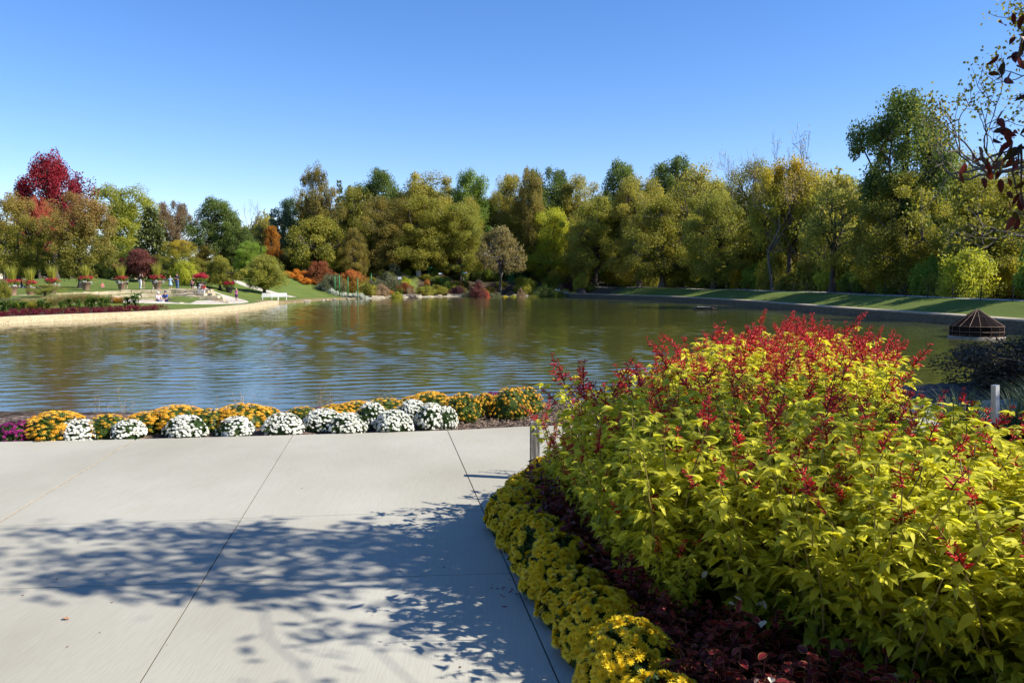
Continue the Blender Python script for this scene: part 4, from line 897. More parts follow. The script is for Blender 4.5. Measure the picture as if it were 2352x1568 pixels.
bench(wx(620, 94), 94, R(205), 2.0, 'white slatted garden bench nearest the water, its back to the picture')
bench(wx(637, 97), 97.6, R(20), 1.9, 'white slatted garden bench facing the pond behind the other bench')
bench(wx(1272, 139), 139, R(8), 2.4, 'white garden bench among the flowers at the far right of the garden')

# ------------------------------------------------------------------ posts, trellises, statue and signs in the far garden
M_GREEN = SOLID('green_paint', (.022, .16, .045), (.03, .20, .06), 3, .45)
for i, (px, d, top) in enumerate([(701.5, 128, 629), (723, 126, 629), (744, 122, 635), (769, 119.5, 633), (779.5, 118, 631), (799, 117, 635), (821.5, 114.5, 638.6), (738, 140, 628), (853, 134, 628)]):
    x = wx(px, d); z = hz(x, d); zt = max(float(at(px, top, d)[2]), z + .9); e = empty('garden_post', (x, d, z - .1)); g = MB(); h = zt - z + .1
    g.tube([(0, 0, 0), (0, 0, h - .08)], .075, 10); g.obj('pole', M_GREEN, e, True); c = MB(); c.lathe([(0, 0), (.1, 0), (.1, .05), (.06, .1), (0, .11)], 10, (0, 0, h - .09)); c.obj('cap', M_GREEN, e, True)
    tag(e, 'tall green painted post in the far garden, ' + ['first from the left', 'second from the left', 'third from the left and darker', 'fourth from the left', 'fifth from the left', 'sixth from the left', 'rightmost and nearest the shore', 'behind the russet bush', 'beside the bronze bush'][i], 'post', 'green garden posts')
def canopy(px, d, top, w_, label):
    x = wx(px, d); z = hz(x, d); h = float(at(px, top, d)[2]) - z; e = empty('garden_canopy', (x, d, z)); r = w_ / 2 / F * d
    g = MB(); g.tube([(0, 0, 0), (0, 0, h)], .09, 8); g.obj('pole', M_GREEN, e); k = MB(); k.lathe([(0, h), (r * .6, h - .06), (r, h - .14), (r, h - .2), (r * .6, h - .14), (0, h - .1)], 20); k.obj('top', M_GREEN, e)
    b = MB()
    for i in range(8): a_ = i * math.pi / 4; b.tube([(0, 0, h - .7), (r * .9 * math.cos(a_), r * .9 * math.sin(a_), h - .2)], .025, 5)
    b.obj('struts', M_GREEN, e); return tag(e, label, 'canopy')
canopy(985, 145, 613, 26, 'green metal mushroom canopy right of the statue')
canopy(1062, 146, 607, 24, 'second green metal canopy in the shade left of the apple tree')
def trellis(px0, px1, d, top, label):
    x0, x1 = wx(px0, d), wx(px1, d); z = hz((x0 + x1) / 2, d); h = float(at(px0, top, d)[2]) - z; e = empty('trellis', (x0, d, z)); n = 6
    for i in range(n): g = MB(); g.tube([((x1 - x0) * i / (n - 1), 0, 0), ((x1 - x0) * i / (n - 1), 0, h)], .05, 6); g.obj('upright', M_GREEN, e)
    for hh in (.6, 1.0): g = MB(); g.tube([(0, .06, h * hh), (x1 - x0, .06, h * hh)], .04, 6); g.obj('rail', M_GREEN, e)
    return tag(e, label, 'trellis')
trellis(1332, 1350, 144, 615, 'green slatted trellis behind the yellow-lime shrub'); trellis(1392 - 10, 1430, 147, 613, 'green slatted trellis at the right end of the far garden'); trellis(1168, 1180, 146, 618, 'small green trellis beside the apple tree trunk')
M_BRONZE = SOLID('dark_bronze', (.02, .022, .024), (.05, .055, .06), 4, .35, metal=.6)
M_STEELGLINT = SOLID('steel_painted_glint', (.62, .63, .64), (.74, .75, .76), 4, .3)  # pale non-metal colour paints highlights on the statue; the post screw shares it
M_PED = SOLID('pedestal_stone', (.42, .36, .30), (.55, .48, .41), 3, .85, .2)
x, d = wx(962, 145), 145; z = hz(x, d); zb = max(z, float(at(962, 633, d)[2])); e = empty('statue', (x, d, z - .1))
h0 = float(at(962, 621, d)[2]) - z + .1; h1 = float(at(962, 584, d)[2]) - z + .1
g = MB(); g.lathe([(0, 0), (.52, 0), (.52, h0 - .06), (.48, h0), (0, h0)], 24); g.obj('pedestal', M_PED, e)
q = (h1 - h0) / 3.0
g = MB(); g.lathe([(0, 0), (.26, 0), (.24, .35), (.15, .8), (.17, 1.0), (.27, 1.35), (.33, 1.6), (.25, 1.85), (.11, 2.1), (.09, 2.25), (0, 2.3)], 14, (0, 0, h0)); g.obj('figure', M_BRONZE, e, True)
g = MB()
for sx in (-1, 1): g.tube([(sx * .2, 0, h0 + 1.95), (sx * .52, .05, h0 + 1.55), (sx * .45, -.05, h0 + 1.35), (sx * .1, -.1, h0 + 1.05)], [.09, .08, .07, .06], 7)
g.obj('arms', M_STEELGLINT, e, True)
g = MB(); g.lathe([(0, 0), (.1, .03), (.17, .15), (.16, .28), (.08, .36), (0, .38)], 12, (0, 0, h0 + 2.25)); g.lathe([(0, 0), (.11, .05), (.14, .15), (.09, .26), (0, .28)], 12, (.06, 0, h1 - .28)); g.tube([(0, 0, h0 + 2.6), (.06, 0, h1 - .2)], .05, 6); g.obj('head', M_STEELGLINT, e, True)
tag(e, 'dark bronze statue with painted highlights on head and bent arms, on a round pale pedestal', 'statue')
for i, (px, d, zt, lb) in enumerate([(918, 130, 640, 'small square white sign among the perennials left of the statue'), (1012, 140, 630, 'tilted white plaque on a stand right of the statue'), (1069, 141, 628, 'white plaque on a thin stand near the dark perennials')]):
    x = wx(px, d); z = hz(x, d); zz = float(at(px, zt, d)[2]); e = empty('garden_sign', (x, d, z)); g = MB(); g.tube([(0, 0, 0), (0, 0, max(.3, zz - z))], .03, 6); g.obj('stand', M_GREEN, e); g = MB(); g.box((0, -.05, max(.3, zz - z) + .1), (.6, .05, .42 if i == 0 else .26), rx=-.5 if i else 0); g.obj('panel', M_WHITE, e); tag(e, lb, 'sign')

# wire fence on the right bank
M_BLACK = SOLID('black_metal', (.012, .012, .012), (.02, .02, .02), 4, .6)
fl = offset(smooth_line(resample([(33.0, 30), (33.0, 40), (32.6, 55), (32.2, 75), (31.2, 92), (28.6, 112), (23, 128), (18, 138)], .6), 4), 1.25)
fl = resample(fl, 3.05); e = empty('wire_fence', (fl[0][0], fl[0][1], 0))
tops = []
for p in fl:
    z = hz(*p); g = MB(); g.tube([(p[0] - fl[0][0], p[1] - fl[0][1], z - .1), (p[0] - fl[0][0], p[1] - fl[0][1], z + 1.0)], .035, 6); g.obj('fence_post', M_BLACK, e); tops.append((p[0] - fl[0][0], p[1] - fl[0][1], z))
for hh in (.35, .65, .93): g = MB(); g.tube(np.array(tops) + [0, 0, hh], .008, 4); g.obj('wire', M_BLACK, e)
tag(e, 'thin black post and wire fence along the bank path', 'fence')

# ------------------------------------------------------------------ things on the water
M_NET = SOLID('rusty_netting', (.008, .005, .005), (.015, .010, .009), 14, .95, spec=.05)
nt = M_NET.node_tree; tr_ = nt.nodes.new('ShaderNodeBsdfTransparent'); mxs = nt.nodes.new('ShaderNodeMixShader'); mxs.inputs[0].default_value = .84
nt.links.new(tr_.outputs[0], mxs.inputs[1]); nt.links.new(nt.nodes['Principled BSDF'].outputs[0], mxs.inputs[2]); nt.links.new(mxs.outputs[0], nt.nodes['Material Output'].inputs[0])
M_ROD = SOLID('rusty_rod', (.20, .12, .08), (.34, .22, .15), 8, .7)
M_RING = SOLID('weathered_float', (.25, .20, .16), (.40, .34, .28), 6, .7)
P0 = onz(2245, 775, 0); d = float(P0[1]); r = 55 / F * d; e = empty('pond_cage', (P0[0], d + .1, 0)); hw = 27 / F * d; ht = 64 / F * d
g = MB(); g.lathe([(r, .02), (r, hw), (r * .55, hw + (ht - hw) * .47), (.06, ht)], 16); g.obj('netting', M_NET, e)
g = MB()
for i in range(16):
    a_ = i / 16 * 6.2832; c_, s_ = math.cos(a_), math.sin(a_); rr = r * 1.006
    g.tube([(rr * c_, rr * s_, 0), (rr * c_, rr * s_, hw), (rr * .55 * c_, rr * .55 * s_, hw + (ht - hw) * .48), (.05 * c_, .05 * s_, ht + .02)], .009, 4)
for hh in (.1, hw * .55, hw): g.tube([(r * 1.008 * math.cos(t), r * 1.008 * math.sin(t), hh) for t in np.linspace(0, 6.2832, 33)], .009, 4, cap=False)
g.obj('rods', M_ROD, e); g = MB(); g.tube([(r * 1.02 * math.cos(t), r * 1.02 * math.sin(t), .02) for t in np.linspace(0, 6.2832, 41)], .05, 6, cap=False); g.obj('float_ring', M_RING, e)
tag(e, 'round dark netted cage with a pointed roof floating near the right bank', 'cage')
P0 = onz(1619, 711, 0); d = float(P0[1]); e = empty('floating_raft', (P0[0], d, 0))
g = MB(); g.box((-.25, 0, .16), (1.3, .9, .06), .1, rx=-.25); g.obj('board', SOLID('grey_board', (.16, .17, .18), (.24, .25, .26), 4, .6), e)
g = MB(); g.tube([(-1.0, .3, .1), (1.05, .25, .12)], .12, 8); g.tube([(-.9, -.3, .05), (1.1, -.2, .08)], .11, 8); g.tube([(.5, -.5, .1), (.75, .5, .18)], .12, 8); g.obj('logs', M_BARK, e)
rng = np.random.default_rng(4)
for i in range(4):
    g = MB(); cx_ = [-.7, .45, .72, 1.0][i]; g.lathe([(0, .12), (.13, .05), (.17, 0), (.15, -.03), (0, -.03)], 10, (cx_, .1 * (i % 2), .30), squash=(1.2, .9)); g.lathe([(0, .04), (.04, .02), (.04, -.02), (0, -.04)], 6, (cx_ + .22, .1 * (i % 2), .31))
    o = g.obj('turtle', SOLID('turtle_shell', (.03, .025, .012), (.07, .06, .03), 12, .5), None, True); o.location = (P0[0], d, 0)
    tag(o, 'dark turtle basking on the floating raft, %s from the left' % ORD[i], 'turtle', 'turtles on the raft')
tag(e, 'low raft of a grey board and dark logs floating off the right bank', 'raft')
M_DUCK = SOLID('duck_feathers', (.05, .045, .04), (.14, .12, .10), 16, .7)
for i, (px, py, lb) in enumerate([(375, 778, 'tiny dark duck alone on the open water at left'), (1450, 698, 'dark bird on the water near the far right bank'), (961, 697, 'small bird swimming below the far stone edging')]):
    P0 = onz(px, py, 0); e = empty('duck', P0, 1.0 * i, (.3, .3, .3)); g = MB(); g.lathe([(0, 0), (.09, .02), (.13, .08), (.10, .15), (0, .17)], 12, squash=(1.7, .85)); g.tube([(.17, 0, .1), (.23, 0, .2), (.25, 0, .25)], [.05, .035, .035], 8); g.lathe([(0, -.05), (.045, -.02), (.05, .02), (0, .05)], 8, (.26, 0, .27)); g.tube([(.29, 0, .265), (.36, 0, .25)], [.018, .012], 5); g.tube([(-.18, 0, .1), (-.28, 0, .15)], [.05, .01], 6); g.obj('body', M_DUCK, e, True); tag(e, lb, 'duck')
# ------------------------------------------------------------------ people on the far left bank
M_SKIN = SOLID('skin', (.42, .24, .17), (.48, .29, .21), 5, .6)
def CLOTH(name, c): return SOLID(name, tuple(.85 * q for q in c), c, 8, .85)
CL = {k: CLOTH('cloth_' + k, c) for k, c in dict(pale_pink=(.62, .47, .50), denim=(.12, .19, .36), royal=(.03, .09, .32), navy=(.012, .02, .07), black=(.012, .012, .014), white=(.75, .75, .74), sky=(.30, .42, .55),
      red=(.55, .04, .035), hot_pink=(.62, .09, .40), purple=(.10, .03, .16), tan=(.38, .27, .17), grey=(.34, .35, .38), coral=(.62, .20, .20), maroon=(.18, .02, .03)).items()}
HAIR = {k: CLOTH('hair_' + k, c) for k, c in dict(dark=(.02, .013, .01), brown=(.09, .05, .025), blonde=(.42, .28, .12), grey=(.45, .44, .43), cap_white=(.75, .75, .73), cap_dark=(.05, .06, .09))  .items()}
def skinned(name, V, Ed, Rd, root, mat, parent):
    me = bpy.data.meshes.new(name); me.from_pydata([tuple(v) for v in V], Ed, []); me.materials.append(mat)
    o = bpy.data.objects.new(name, me); COL.objects.link(o); o.parent = parent
    m = o.modifiers.new('skin', 'SKIN'); m.use_smooth_shade = True
    for i, s in enumerate(me.skin_vertices[0].data): s.radius = (Rd[i], Rd[i]); s.use_root = (i == root)
    o.modifiers.new('sub', 'SUBSURF').levels = 1; o.modifiers['sub'].render_levels = 1
    return o
def person(x, y, rz, h, pose, shirt, legs, hair, label, legs_short=False, dress=False, z=None, long_hair=False):
    k = h / 1.7; e = empty('person', (x, y, hz(x, y) if z is None else z), rz, (k, k, k))
    J = dict(pel=(0, 0, .92), wai=(0, .01, 1.08), che=(0, 0, 1.28), nec=(0, 0, 1.45), hd0=(0, -.01, 1.56), hd1=(0, 0, 1.66))
    for s, n in ((-1, 'l'), (1, 'r')):
        J.update({'sh' + n: (s * .175, 0, 1.39), 'el' + n: (s * .23, .03, 1.12), 'wr' + n: (s * .23, -.04, .90), 'hi' + n: (s * .09, 0, .87), 'kn' + n: (s * .10, -.01, .48), 'an' + n: (s * .10, .02, .07), 'to' + n: (s * .11, -.15, .03)})
    if pose == 'sit':
        dz = -.47
        for q in ('pel', 'wai', 'che', 'nec', 'hd0', 'hd1', 'shl', 'shr'): p = J[q]; J[q] = (p[0], p[1] - .05 * (p[2] - .92), p[2] + dz)
        for s, n in ((-1, 'l'), (1, 'r')): J.update({'hi' + n: (s * .09, -.02, .42), 'kn' + n: (s * .13, -.44, .47), 'an' + n: (s * .13, -.40, .07), 'to' + n: (s * .14, -.57, .03), 'el' + n: (s * .25, -.14, .66), 'wr' + n: (s * .12, -.34, .56)})
    elif pose == 'ground':
        dz = -.80
        for q in ('pel', 'wai', 'che', 'nec', 'hd0', 'hd1', 'shl', 'shr'): p = J[q]; J[q] = (p[0], p[1], p[2] + dz)
        for s, n in ((-1, 'l'), (1, 'r')): J.update({'hi' + n: (s * .09, -.03, .10), 'kn' + n: (s * .22, -.38, .22), 'an' + n: (s * .12, -.62, .07), 'to' + n: (s * .14, -.74, .10), 'el' + n: (s * .25, -.1, .32), 'wr' + n: (s * .18, -.3, .2)})
    elif pose == 'photo':
        for s, n in ((-1, 'l'), (1, 'r')): J.update({'el' + n: (s * .27, -.17, 1.28), 'wr' + n: (s * .08, -.24, 1.52)})
    elif pose == 'walk':
        J.update(knl=(-.1, -.18, .50), anl=(-.1, -.24, .08), tol=(-.1, -.41, .05), knr=(.1, .10, .48), anr=(.1, .30, .14), tor=(.1, .2, .03), ell=(-.24, .12, 1.14), wrl=(-.24, .10, .91), elr=(.24, -.1, 1.14), wrr=(.23, -.24, 1.0))
    elif pose == 'arms_out':
        J.update(ell=(-.34, 0, 1.2), wrl=(-.52, -.05, 1.05), elr=(.33, 0, 1.18), wrr=(.48, -.1, 1.0), knl=(-.1, -.1, .49), anl=(-.1, -.12, .07), tol=(-.1, -.29, .03))
    elif pose == 'bend':
        for q in ('wai', 'che', 'nec', 'hd0', 'hd1', 'shl', 'shr'): p = J[q]; t = p[2] - .92; J[q] = (p[0], p[1] - .62 * t, .92 + .72 * t)
        for s, n in ((-1, 'l'), (1, 'r')): J.update({'el' + n: (s * .2, -.4, 1.02), 'wr' + n: (s * .12, -.52, .84)})
    elif pose == 'hands_front':
        for s, n in ((-1, 'l'), (1, 'r')): J.update({'el' + n: (s * .25, -.06, 1.14), 'wr' + n: (s * .06, -.25, 1.18)})
    RAD = dict(pel=.125, wai=.11, che=.125, nec=.05, hd0=.088, hd1=.07, sh=.062, el=.043, wr=.030, hi=.09, kn=.058, an=.04, to=.035)
    names = list(J); V = [np.array(J[n], float) for n in names]; rad = [RAD[n if n in RAD else n[:2]] for n in names]
    I = {n: i for i, n in enumerate(names)}
    Ed = [(I[a], I[b]) for a, b in (('pel', 'wai'), ('wai', 'che'), ('che', 'nec'), ('nec', 'hd0'), ('hd0', 'hd1'))]
    for n in 'lr': Ed += [(I[a + n] if a != 'che' and a != 'pel' else I[a], I[b + n]) for a, b in (('che', 'sh'), ('sh', 'el'), ('el', 'wr'), ('pel', 'hi'), ('hi', 'kn'), ('kn', 'an'), ('an', 'to'))]
    for n, s in (('l', -1), ('r', 1)):          # palm and five fingers
        w_ = V[I['wr' + n]]; d = norm(w_ - V[I['el' + n]]); sd_ = norm(np.cross(d, [0, 1, .2]) + 1e-6); pi_ = len(V); V.append(w_ + d * .075); rad.append(.028); Ed.append((I['wr' + n], pi_))
        for f in range(4):
            b = len(V); V.append(V[pi_] + d * (.035) + sd_ * (.018 * (f - 1.5))); rad.append(.010); V.append(V[b] + d * (.05 - .006 * abs(f - 1.3)) + np.array([0, -.012, -.006])); rad.append(.008); Ed += [(pi_, b), (b, b + 1)]
        b = len(V); V.append(w_ + d * .045 - sd_ * .045); rad.append(.010); Ed.append((pi_, b))
    ni = len(V); V.append(V[I['hd0']] + np.array([0, -.095, .01])); rad.append(.016); Ed.append((I['hd0'], ni))
    for s in (-1, 1): b = len(V); V.append(V[I['hd0']] + np.array([s * .085, .01, .01])); rad.append(.018); Ed.append((I['hd0'], b))
    skinned('body', V, Ed, rad, I['pel'], M_SKIN, e)
    def piece(nm, chain, sc, mat, pads=0.012):
        nn = sorted({q for c in chain for q in c}); ix = {q: i for i, q in enumerate(nn)}
        return skinned(nm, [J[q] if not isinstance(q, tuple) else q for q in nn], [(ix[a], ix[b]) for a, b in chain], [RAD[q if q in RAD else q[:2]] * sc + pads for q in nn], ix.get('pel', 0), mat, e)
    for n in 'lr': J['mi' + n] = tuple((np.array(J['kn' + n]) * .85 + np.array(J['hi' + n]) * .15)); RAD['mi'] = .066
    piece('shirt', [('pel', 'wai'), ('wai', 'che'), ('che', 'shl'), ('shl', 'ell'), ('che', 'shr'), ('shr', 'elr')], 1.06, shirt)
    if dress:
        g = MB(); g.lathe([(.13, 1.1), (.17, .95), (.24, .72), (.27, .55)], 14); g.obj('skirt', shirt, e, True)
    if legs_short: piece('shorts', [('pel', 'hil'), ('hil', 'mil'), ('pel', 'hir'), ('hir', 'mir')], 1.06, legs)
    elif not dress: piece('trousers', [('pel', 'hil'), ('hil', 'knl'), ('knl', 'anl'), ('pel', 'hir'), ('hir', 'knr'), ('knr', 'anr')], 1.05, legs)
    piece('shoes', [('anl', 'tol')], 1.05, CL['white']); piece('shoes', [('anr', 'tor')], 1.05, CL['white'])
    hb = np.array(J['hd1']); g = MB(); g.lathe([(.0, .105), (.06, .09), (.10, .03), (.108, -.03), (.09, -.09 - .16 * long_hair), (.05, -.10 - .18 * long_hair)], 12, (hb[0], hb[1] + .02, hb[2] - .0)); g.obj('hair' if hair not in (HAIR['cap_white'], HAIR['cap_dark']) else 'cap', hair, e, True)
    return tag(e, label, 'person')
def P(px, d, *a, **k): return person(wx(px, d), d, *a, **k)
seatz = .66
P(362, 69.0, R(55), 1.66, 'sit', CL['pale_pink'], CL['denim'], HAIR['cap_white'], 'person in pale pink top, jeans and white cap seated on the lowest stone row', z=.47)
P(379, 69.6, R(-12), 1.75, 'sit', CL['royal'], CL['navy'], HAIR['cap_dark'], 'person in blue T-shirt and dark shorts seated facing the pond', legs_short=True, z=.47)
g = MB(); g.box((0, 0, .2), (.5, .3, .36)); g.lathe([(.16, 0), (.16, .03), (.12, .03), (.12, 0)], 12, (0, 0, .40)); g.tube([(-.18, 0, .38), (-.12, 0, .55), (.12, 0, .55), (.18, 0, .38)], .018, 6)
o = g.obj('tote_bag', CL['white']); o.location = (wx(370, 67.9), 67.9, .46); o.rotation_euler.z = .2; tag(o, 'white bag standing at the feet of the seated pair', 'bag')
P(322, 86, R(150), 1.68, 'photo', CL['black'], CL['white'], HAIR['dark'], 'person in black top and white trousers raising hands to the face behind the stone rows')
P(330, 87, R(20), .85, 'hands_front', CL['tan'], CL['tan'], HAIR['blonde'], 'small child in tan beside the person in white trousers')
P(352, 85.5, R(-40), 1.45, 'stand', CL['grey'], CL['denim'], HAIR['brown'], 'person in grey and blue half hidden behind the planter', legs_short=True, long_hair=True)
P(391, 84.2, R(10), 1.42, 'arms_out', CL['sky'], CL['sky'], HAIR['blonde'], 'child in light blue dress standing on the top stone row', dress=True, long_hair=True)
P(407, 87, R(-25), 1.78, 'hands_front', CL['navy'], CL['denim'], HAIR['brown'], 'tall person in dark shirt and jeans in front of the yellow-green shrub')
P(444, 86.5, R(-60), 1.72, 'stand', CL['black'], CL['black'], HAIR['brown'], 'person in black top standing behind the pot of crimson flowers', legs_short=True)
P(440, 84.6, R(-20), 1.15, 'stand', CL['coral'], CL['navy'], HAIR['brown'], 'child in coral pink shirt in front of the person in black', legs_short=True)
P(457, 80.5, R(65), 1.45, 'bend', CL['grey'], CL['grey'], HAIR['brown'], 'person in grey bending over beside the stone steps')
P(467, 80, R(-15), 1.36, 'arms_out', CL['red'], CL['white'], HAIR['brown'], 'girl in red top and white trousers running down by the steps', long_hair=True)
P(542, 80, R(-35), 1.36, 'hands_front', CL['hot_pink'], CL['purple'], HAIR['blonde'], 'girl in bright pink top and purple shorts on the path by the water', legs_short=True, long_hair=True)
P(235, 90, R(30), 1.1, 'ground', CL['coral'], CL['coral'], HAIR['blonde'], 'small child in coral red sitting on the grass between two planters')
P(292, 86, R(-70), 1.15, 'stand', CL['maroon'], CL['black'], HAIR['dark'], 'child in dark red standing behind the fifth planter', legs_short=True)
# ------------------------------------------------------------------ foreground planting
def leaf_template(st, wd, droop, fold, serr=0):
    v = []; e = []
    for i, (s, w_) in enumerate(zip(st, wd)):
        z = -droop * s * s
        ww = w_ * (1 - serr * (i % 2)); v += [(-ww / 2, s, z + fold * w_), (0, s, z), (ww / 2, s, z + fold * w_)]; e += [1, 0, 1]
    n = len(st); f = [[3 * i + a, 3 * i + a + 1, 3 * i + a + 4, 3 * i + a + 3] for i in range(n - 1) for a in (0, 1)]
    return np.array(v), [np.array(f)[:, ::-1]], np.array(e, float)
SLV, SLF, SLE = leaf_template([0, .12, .38, .68, 1.0], [.03, .33, .48, .30, .012], .38, .17)
def SALVIA():
    m = LEAF('chartreuse_leaves', (.085, .155, .012), (.68, .645, .065), trans=.5, rough=.55, spec=.22, tgain=1.35)
    nt = m.node_tree; N = nt.nodes; L = nt.links; P = N['Principled BSDF']      # side veins as fine relief
    return m
M_SAL = SALVIA()
M_SALSTEM = LEAF('sage_stems', (.16, .12, .05), (.26, .22, .06), trans=0)
M_SPIKE = LEAF('scarlet_florets', (.42, .018, .026), (.80, .085, .085), trans=.35, rough=.45, tgain=1.2, edgecol=(.16, .012, .03), edgeband=(.5, 1.0))
# a floret: slender tube from dark calyx to a flared tip
FLV = []; FLE = []
for s, r_, z_ in ((0, .05, 0), (.22, .085, .01), (.5, .07, .04), (.82, .11, .09), (1.0, .06, .05)):
    for a_ in range(5): FLV.append((r_ * math.cos(a_ * 1.2566), s, z_ + r_ * math.sin(a_ * 1.2566))); FLE.append(1.0 if s < .1 else .5 if s < .3 else 0)
FLV = np.array(FLV); FLE = np.array(FLE); FLF = [np.array([[5 * i + j, 5 * i + (j + 1) % 5, 5 * i + 5 + (j + 1) % 5, 5 * i + 5 + j] for i in range(4) for j in range(5)])]
def spike_mesh(seed, L, dens):
    rng = np.random.default_rng(seed); g = MB(); nw = int(L / .021); pts = np.array([[.012 * math.sin(3 * t + seed), .012 * math.cos(2 * t), L * t] for t in np.linspace(0, 1, 6)]); g.tube(pts, np.linspace(.0035, .0015, 6), 5, .2, edge_=None) if False else g.tube(pts, np.linspace(.0035, .0015, 6), 5, .2)
    g.e[-1][:] = 1
    off, mt, tn, = [], [], []
    for w_ in range(nw):
        t = w_ / nw; z = L * (.02 + .97 * t); k = rng.integers(4, 8) if rng.random() < dens else rng.integers(1, 4)
        s = .040 * (1 - .60 * t ** 1.6)
        for q in range(k):
            an = rng.uniform(0, 6.283); d = np.array([math.cos(an), math.sin(an), rng.uniform(.1, .9)]); off.append([pts[min(5, int(t * 5)), 0], pts[min(5, int(t * 5)), 1], z]); mt.append(frames(d[None], np.array([[0, 0, 1.]]))[0] * s * rng.uniform(.7, 1.25)); tn.append(rng.random())
    g.scatter(FLV, FLF, np.array(mt), np.array(off), np.array(tn), edge=FLE)
    return g.mesh('flower_spike', M_SPIKE, True)
SPK = [spike_mesh(i, L, d) for i, (L, d) in enumerate([(.16, .7), (.20, .8), (.24, .85), (.13, .6), (.22, .75), (.27, .9)])]
def salvia(seed, h):
    rng = np.random.default_rng(seed); st, lf = MB(), MB(); tips = []
    ns = 12; o_, m_, t_ = [], [], []
    for i in range(ns):
        an = i / ns * 6.283 + rng.uniform(-.3, .3); r0 = rng.uniform(.02, .10); ln = rng.uniform(.06, .40) * h; H = h * rng.uniform(.78, 1.05); b = np.array([math.cos(an), math.sin(an), 0])
        k = 17; s = np.linspace(0, 1, k); pts = b * (r0 + ln * s[:, None] ** 1.6) + np.array([0, 0, 1.]) * (H * s)[:, None] + rng.normal(size=(k, 3)) * .006
        st.tube(pts, np.linspace(.005, .0025, k), 5, rng.random()); dirs = norm(np.gradient(pts, axis=0)); tips.append((pts[-1], dirs[-1], an))
        gr = rng.normal() * .12; ta = rng.uniform(0, 6.28)
        for j_ in range(1, k):
            p = pts[j_]; t = s[j_]; base = np.clip(.12 + .78 * t + gr + rng.normal() * .12, 0, 1)
            for side in (0, math.pi):
                la = ta + side + rng.normal() * .25; d = np.array([math.cos(la), math.sin(la), rng.uniform(-.65, .25) + .5 * max(0, t - .8) * 5]); n_ = np.array([0, 0, 1.]) + .5 * np.array([math.cos(la), math.sin(la), 0]) + rng.normal(size=3) * .33
                sz = (.072 if t < .85 else .072 * (1 - .55 * (t - .85) / .15)) * rng.uniform(.45, 1.3)
                o_.append(p + d * .014); m_.append(frames(d[None], n_[None])[0] * sz); t_.append(np.clip(base + rng.normal() * .14, 0, 1))
                if t > .3 and t < .95 and rng.random() < .85:      # side shoot
                    q = p + d * rng.uniform(.04, .10) + np.array([0, 0, rng.uniform(.02, .06)])
                    for u in range(6):
                        a2 = la + rng.uniform(-1.5, 1.5); d2 = np.array([math.cos(a2), math.sin(a2), rng.uniform(-.3, .7)]); o_.append(q); m_.append(frames(d2[None], (np.array([0, 0, 1.]) + rng.normal(size=3) * .35)[None])[0] * rng.uniform(.028, .068)); t_.append(np.clip(base + .12 + rng.normal() * .14, 0, 1))
            ta += math.pi / 2
    lf.scatter(SLV, SLF, np.array(m_), np.array(o_), np.array(t_), edge=SLE)
    return st.mesh('stems', M_SALSTEM), lf.mesh('foliage', M_SAL, True), tips
SV = [salvia(200 + i, .88) for i in range(7)]
def inpoly(x, y, P_):
    c = False; n = len(P_)
    for i in range(n):
        a, b = P_[i], P_[(i + 1) % n]
        if (a[1] > y) != (b[1] > y) and x < (b[0] - a[0]) * (y - a[1]) / (b[1] - a[1]) + a[0]: c = not c
    return c
SREG = [(1.36, 2.35), (.82, 3.1), (.52, 3.8), (.40, 4.3), (.46, 4.75), (.80, 5.1), (1.2, 5.5), (1.55, 6.2), (1.95, 6.9), (2.45, 7.8), (3.0, 8.5), (3.45, 8.0), (3.0, 6.6), (2.5, 5.3), (2.12, 4.45), (2.2, 3.75), (2.7, 3.25), (3.6, 3.1), (3.6, 1.5), (1.7, 1.5)]
rng = np.random.default_rng(19); NS = 0
stepx, stepy = .30, .27
pts = []
for iy, y in enumerate(np.arange(1.5, 8.6, stepy)):
    for x in np.arange(.2 + (iy % 2) * stepx / 2, 3.7, stepx):
        xx, yy = x + rng.uniform(-.07, .07), y + rng.uniform(-.07, .07)
        if inpoly(xx, yy, SREG): pts.append((xx, yy))
LOW = [(E(y) + .46, y) for y in (3.3, 3.6, 3.88, 4.15, 4.42, 4.7, 4.98, 5.25)]
for xx, yy in pts + LOW:
    i = NS; NS += 1; stm, fol, tips = SV[rng.integers(len(SV))]
    s = rng.uniform(.92, 1.06) * float(np.interp(yy, [2, 3.2, 5, 7, 8.4], [1.0, 1.0, 1.06, 1.16, 1.22]))* (.62 if (xx, yy) in LOW else .97 if xx < .8 and 3.9 < yy < 5.3 else 1); rz = rng.uniform(0, 6.283)
    e = empty('sage_plant', (xx, yy, patio_z(yy) + .03), rz, (s, s, s))
    meshobj('stems', stm, e); meshobj('foliage', fol, e)
    rim = yy > 5.6 or xx < .75 + .1 * (yy < 4)
    pr = .75 if yy > 6.8 else .55 if yy > 5.4 else .85 if xx < .85 and yy > 4.0 else .34
    for (p, d, an) in tips:
        if rng.random() < pr:
            o = meshobj('flower_spike', SPK[rng.integers(6)] if yy > 5 or xx < .7 else SPK[[0, 3, 0, 1][rng.integers(4)]], e); o.location = p - d * .01; dd = Vector(d + rng.normal(size=3) * .12); o.rotation_mode = 'XYZ'; o.rotation_euler = dd.to_track_quat('Z', 'Y').to_euler(); q = rng.uniform(.58, .95) * (1.1 if yy > 4.2 else 1.0); o.scale = (q, q, q)
    tag(e, 'chartreuse-leaved sage plant with red flower spikes in the massed bed at right', 'sage plant', 'sage plants massed in the bed')

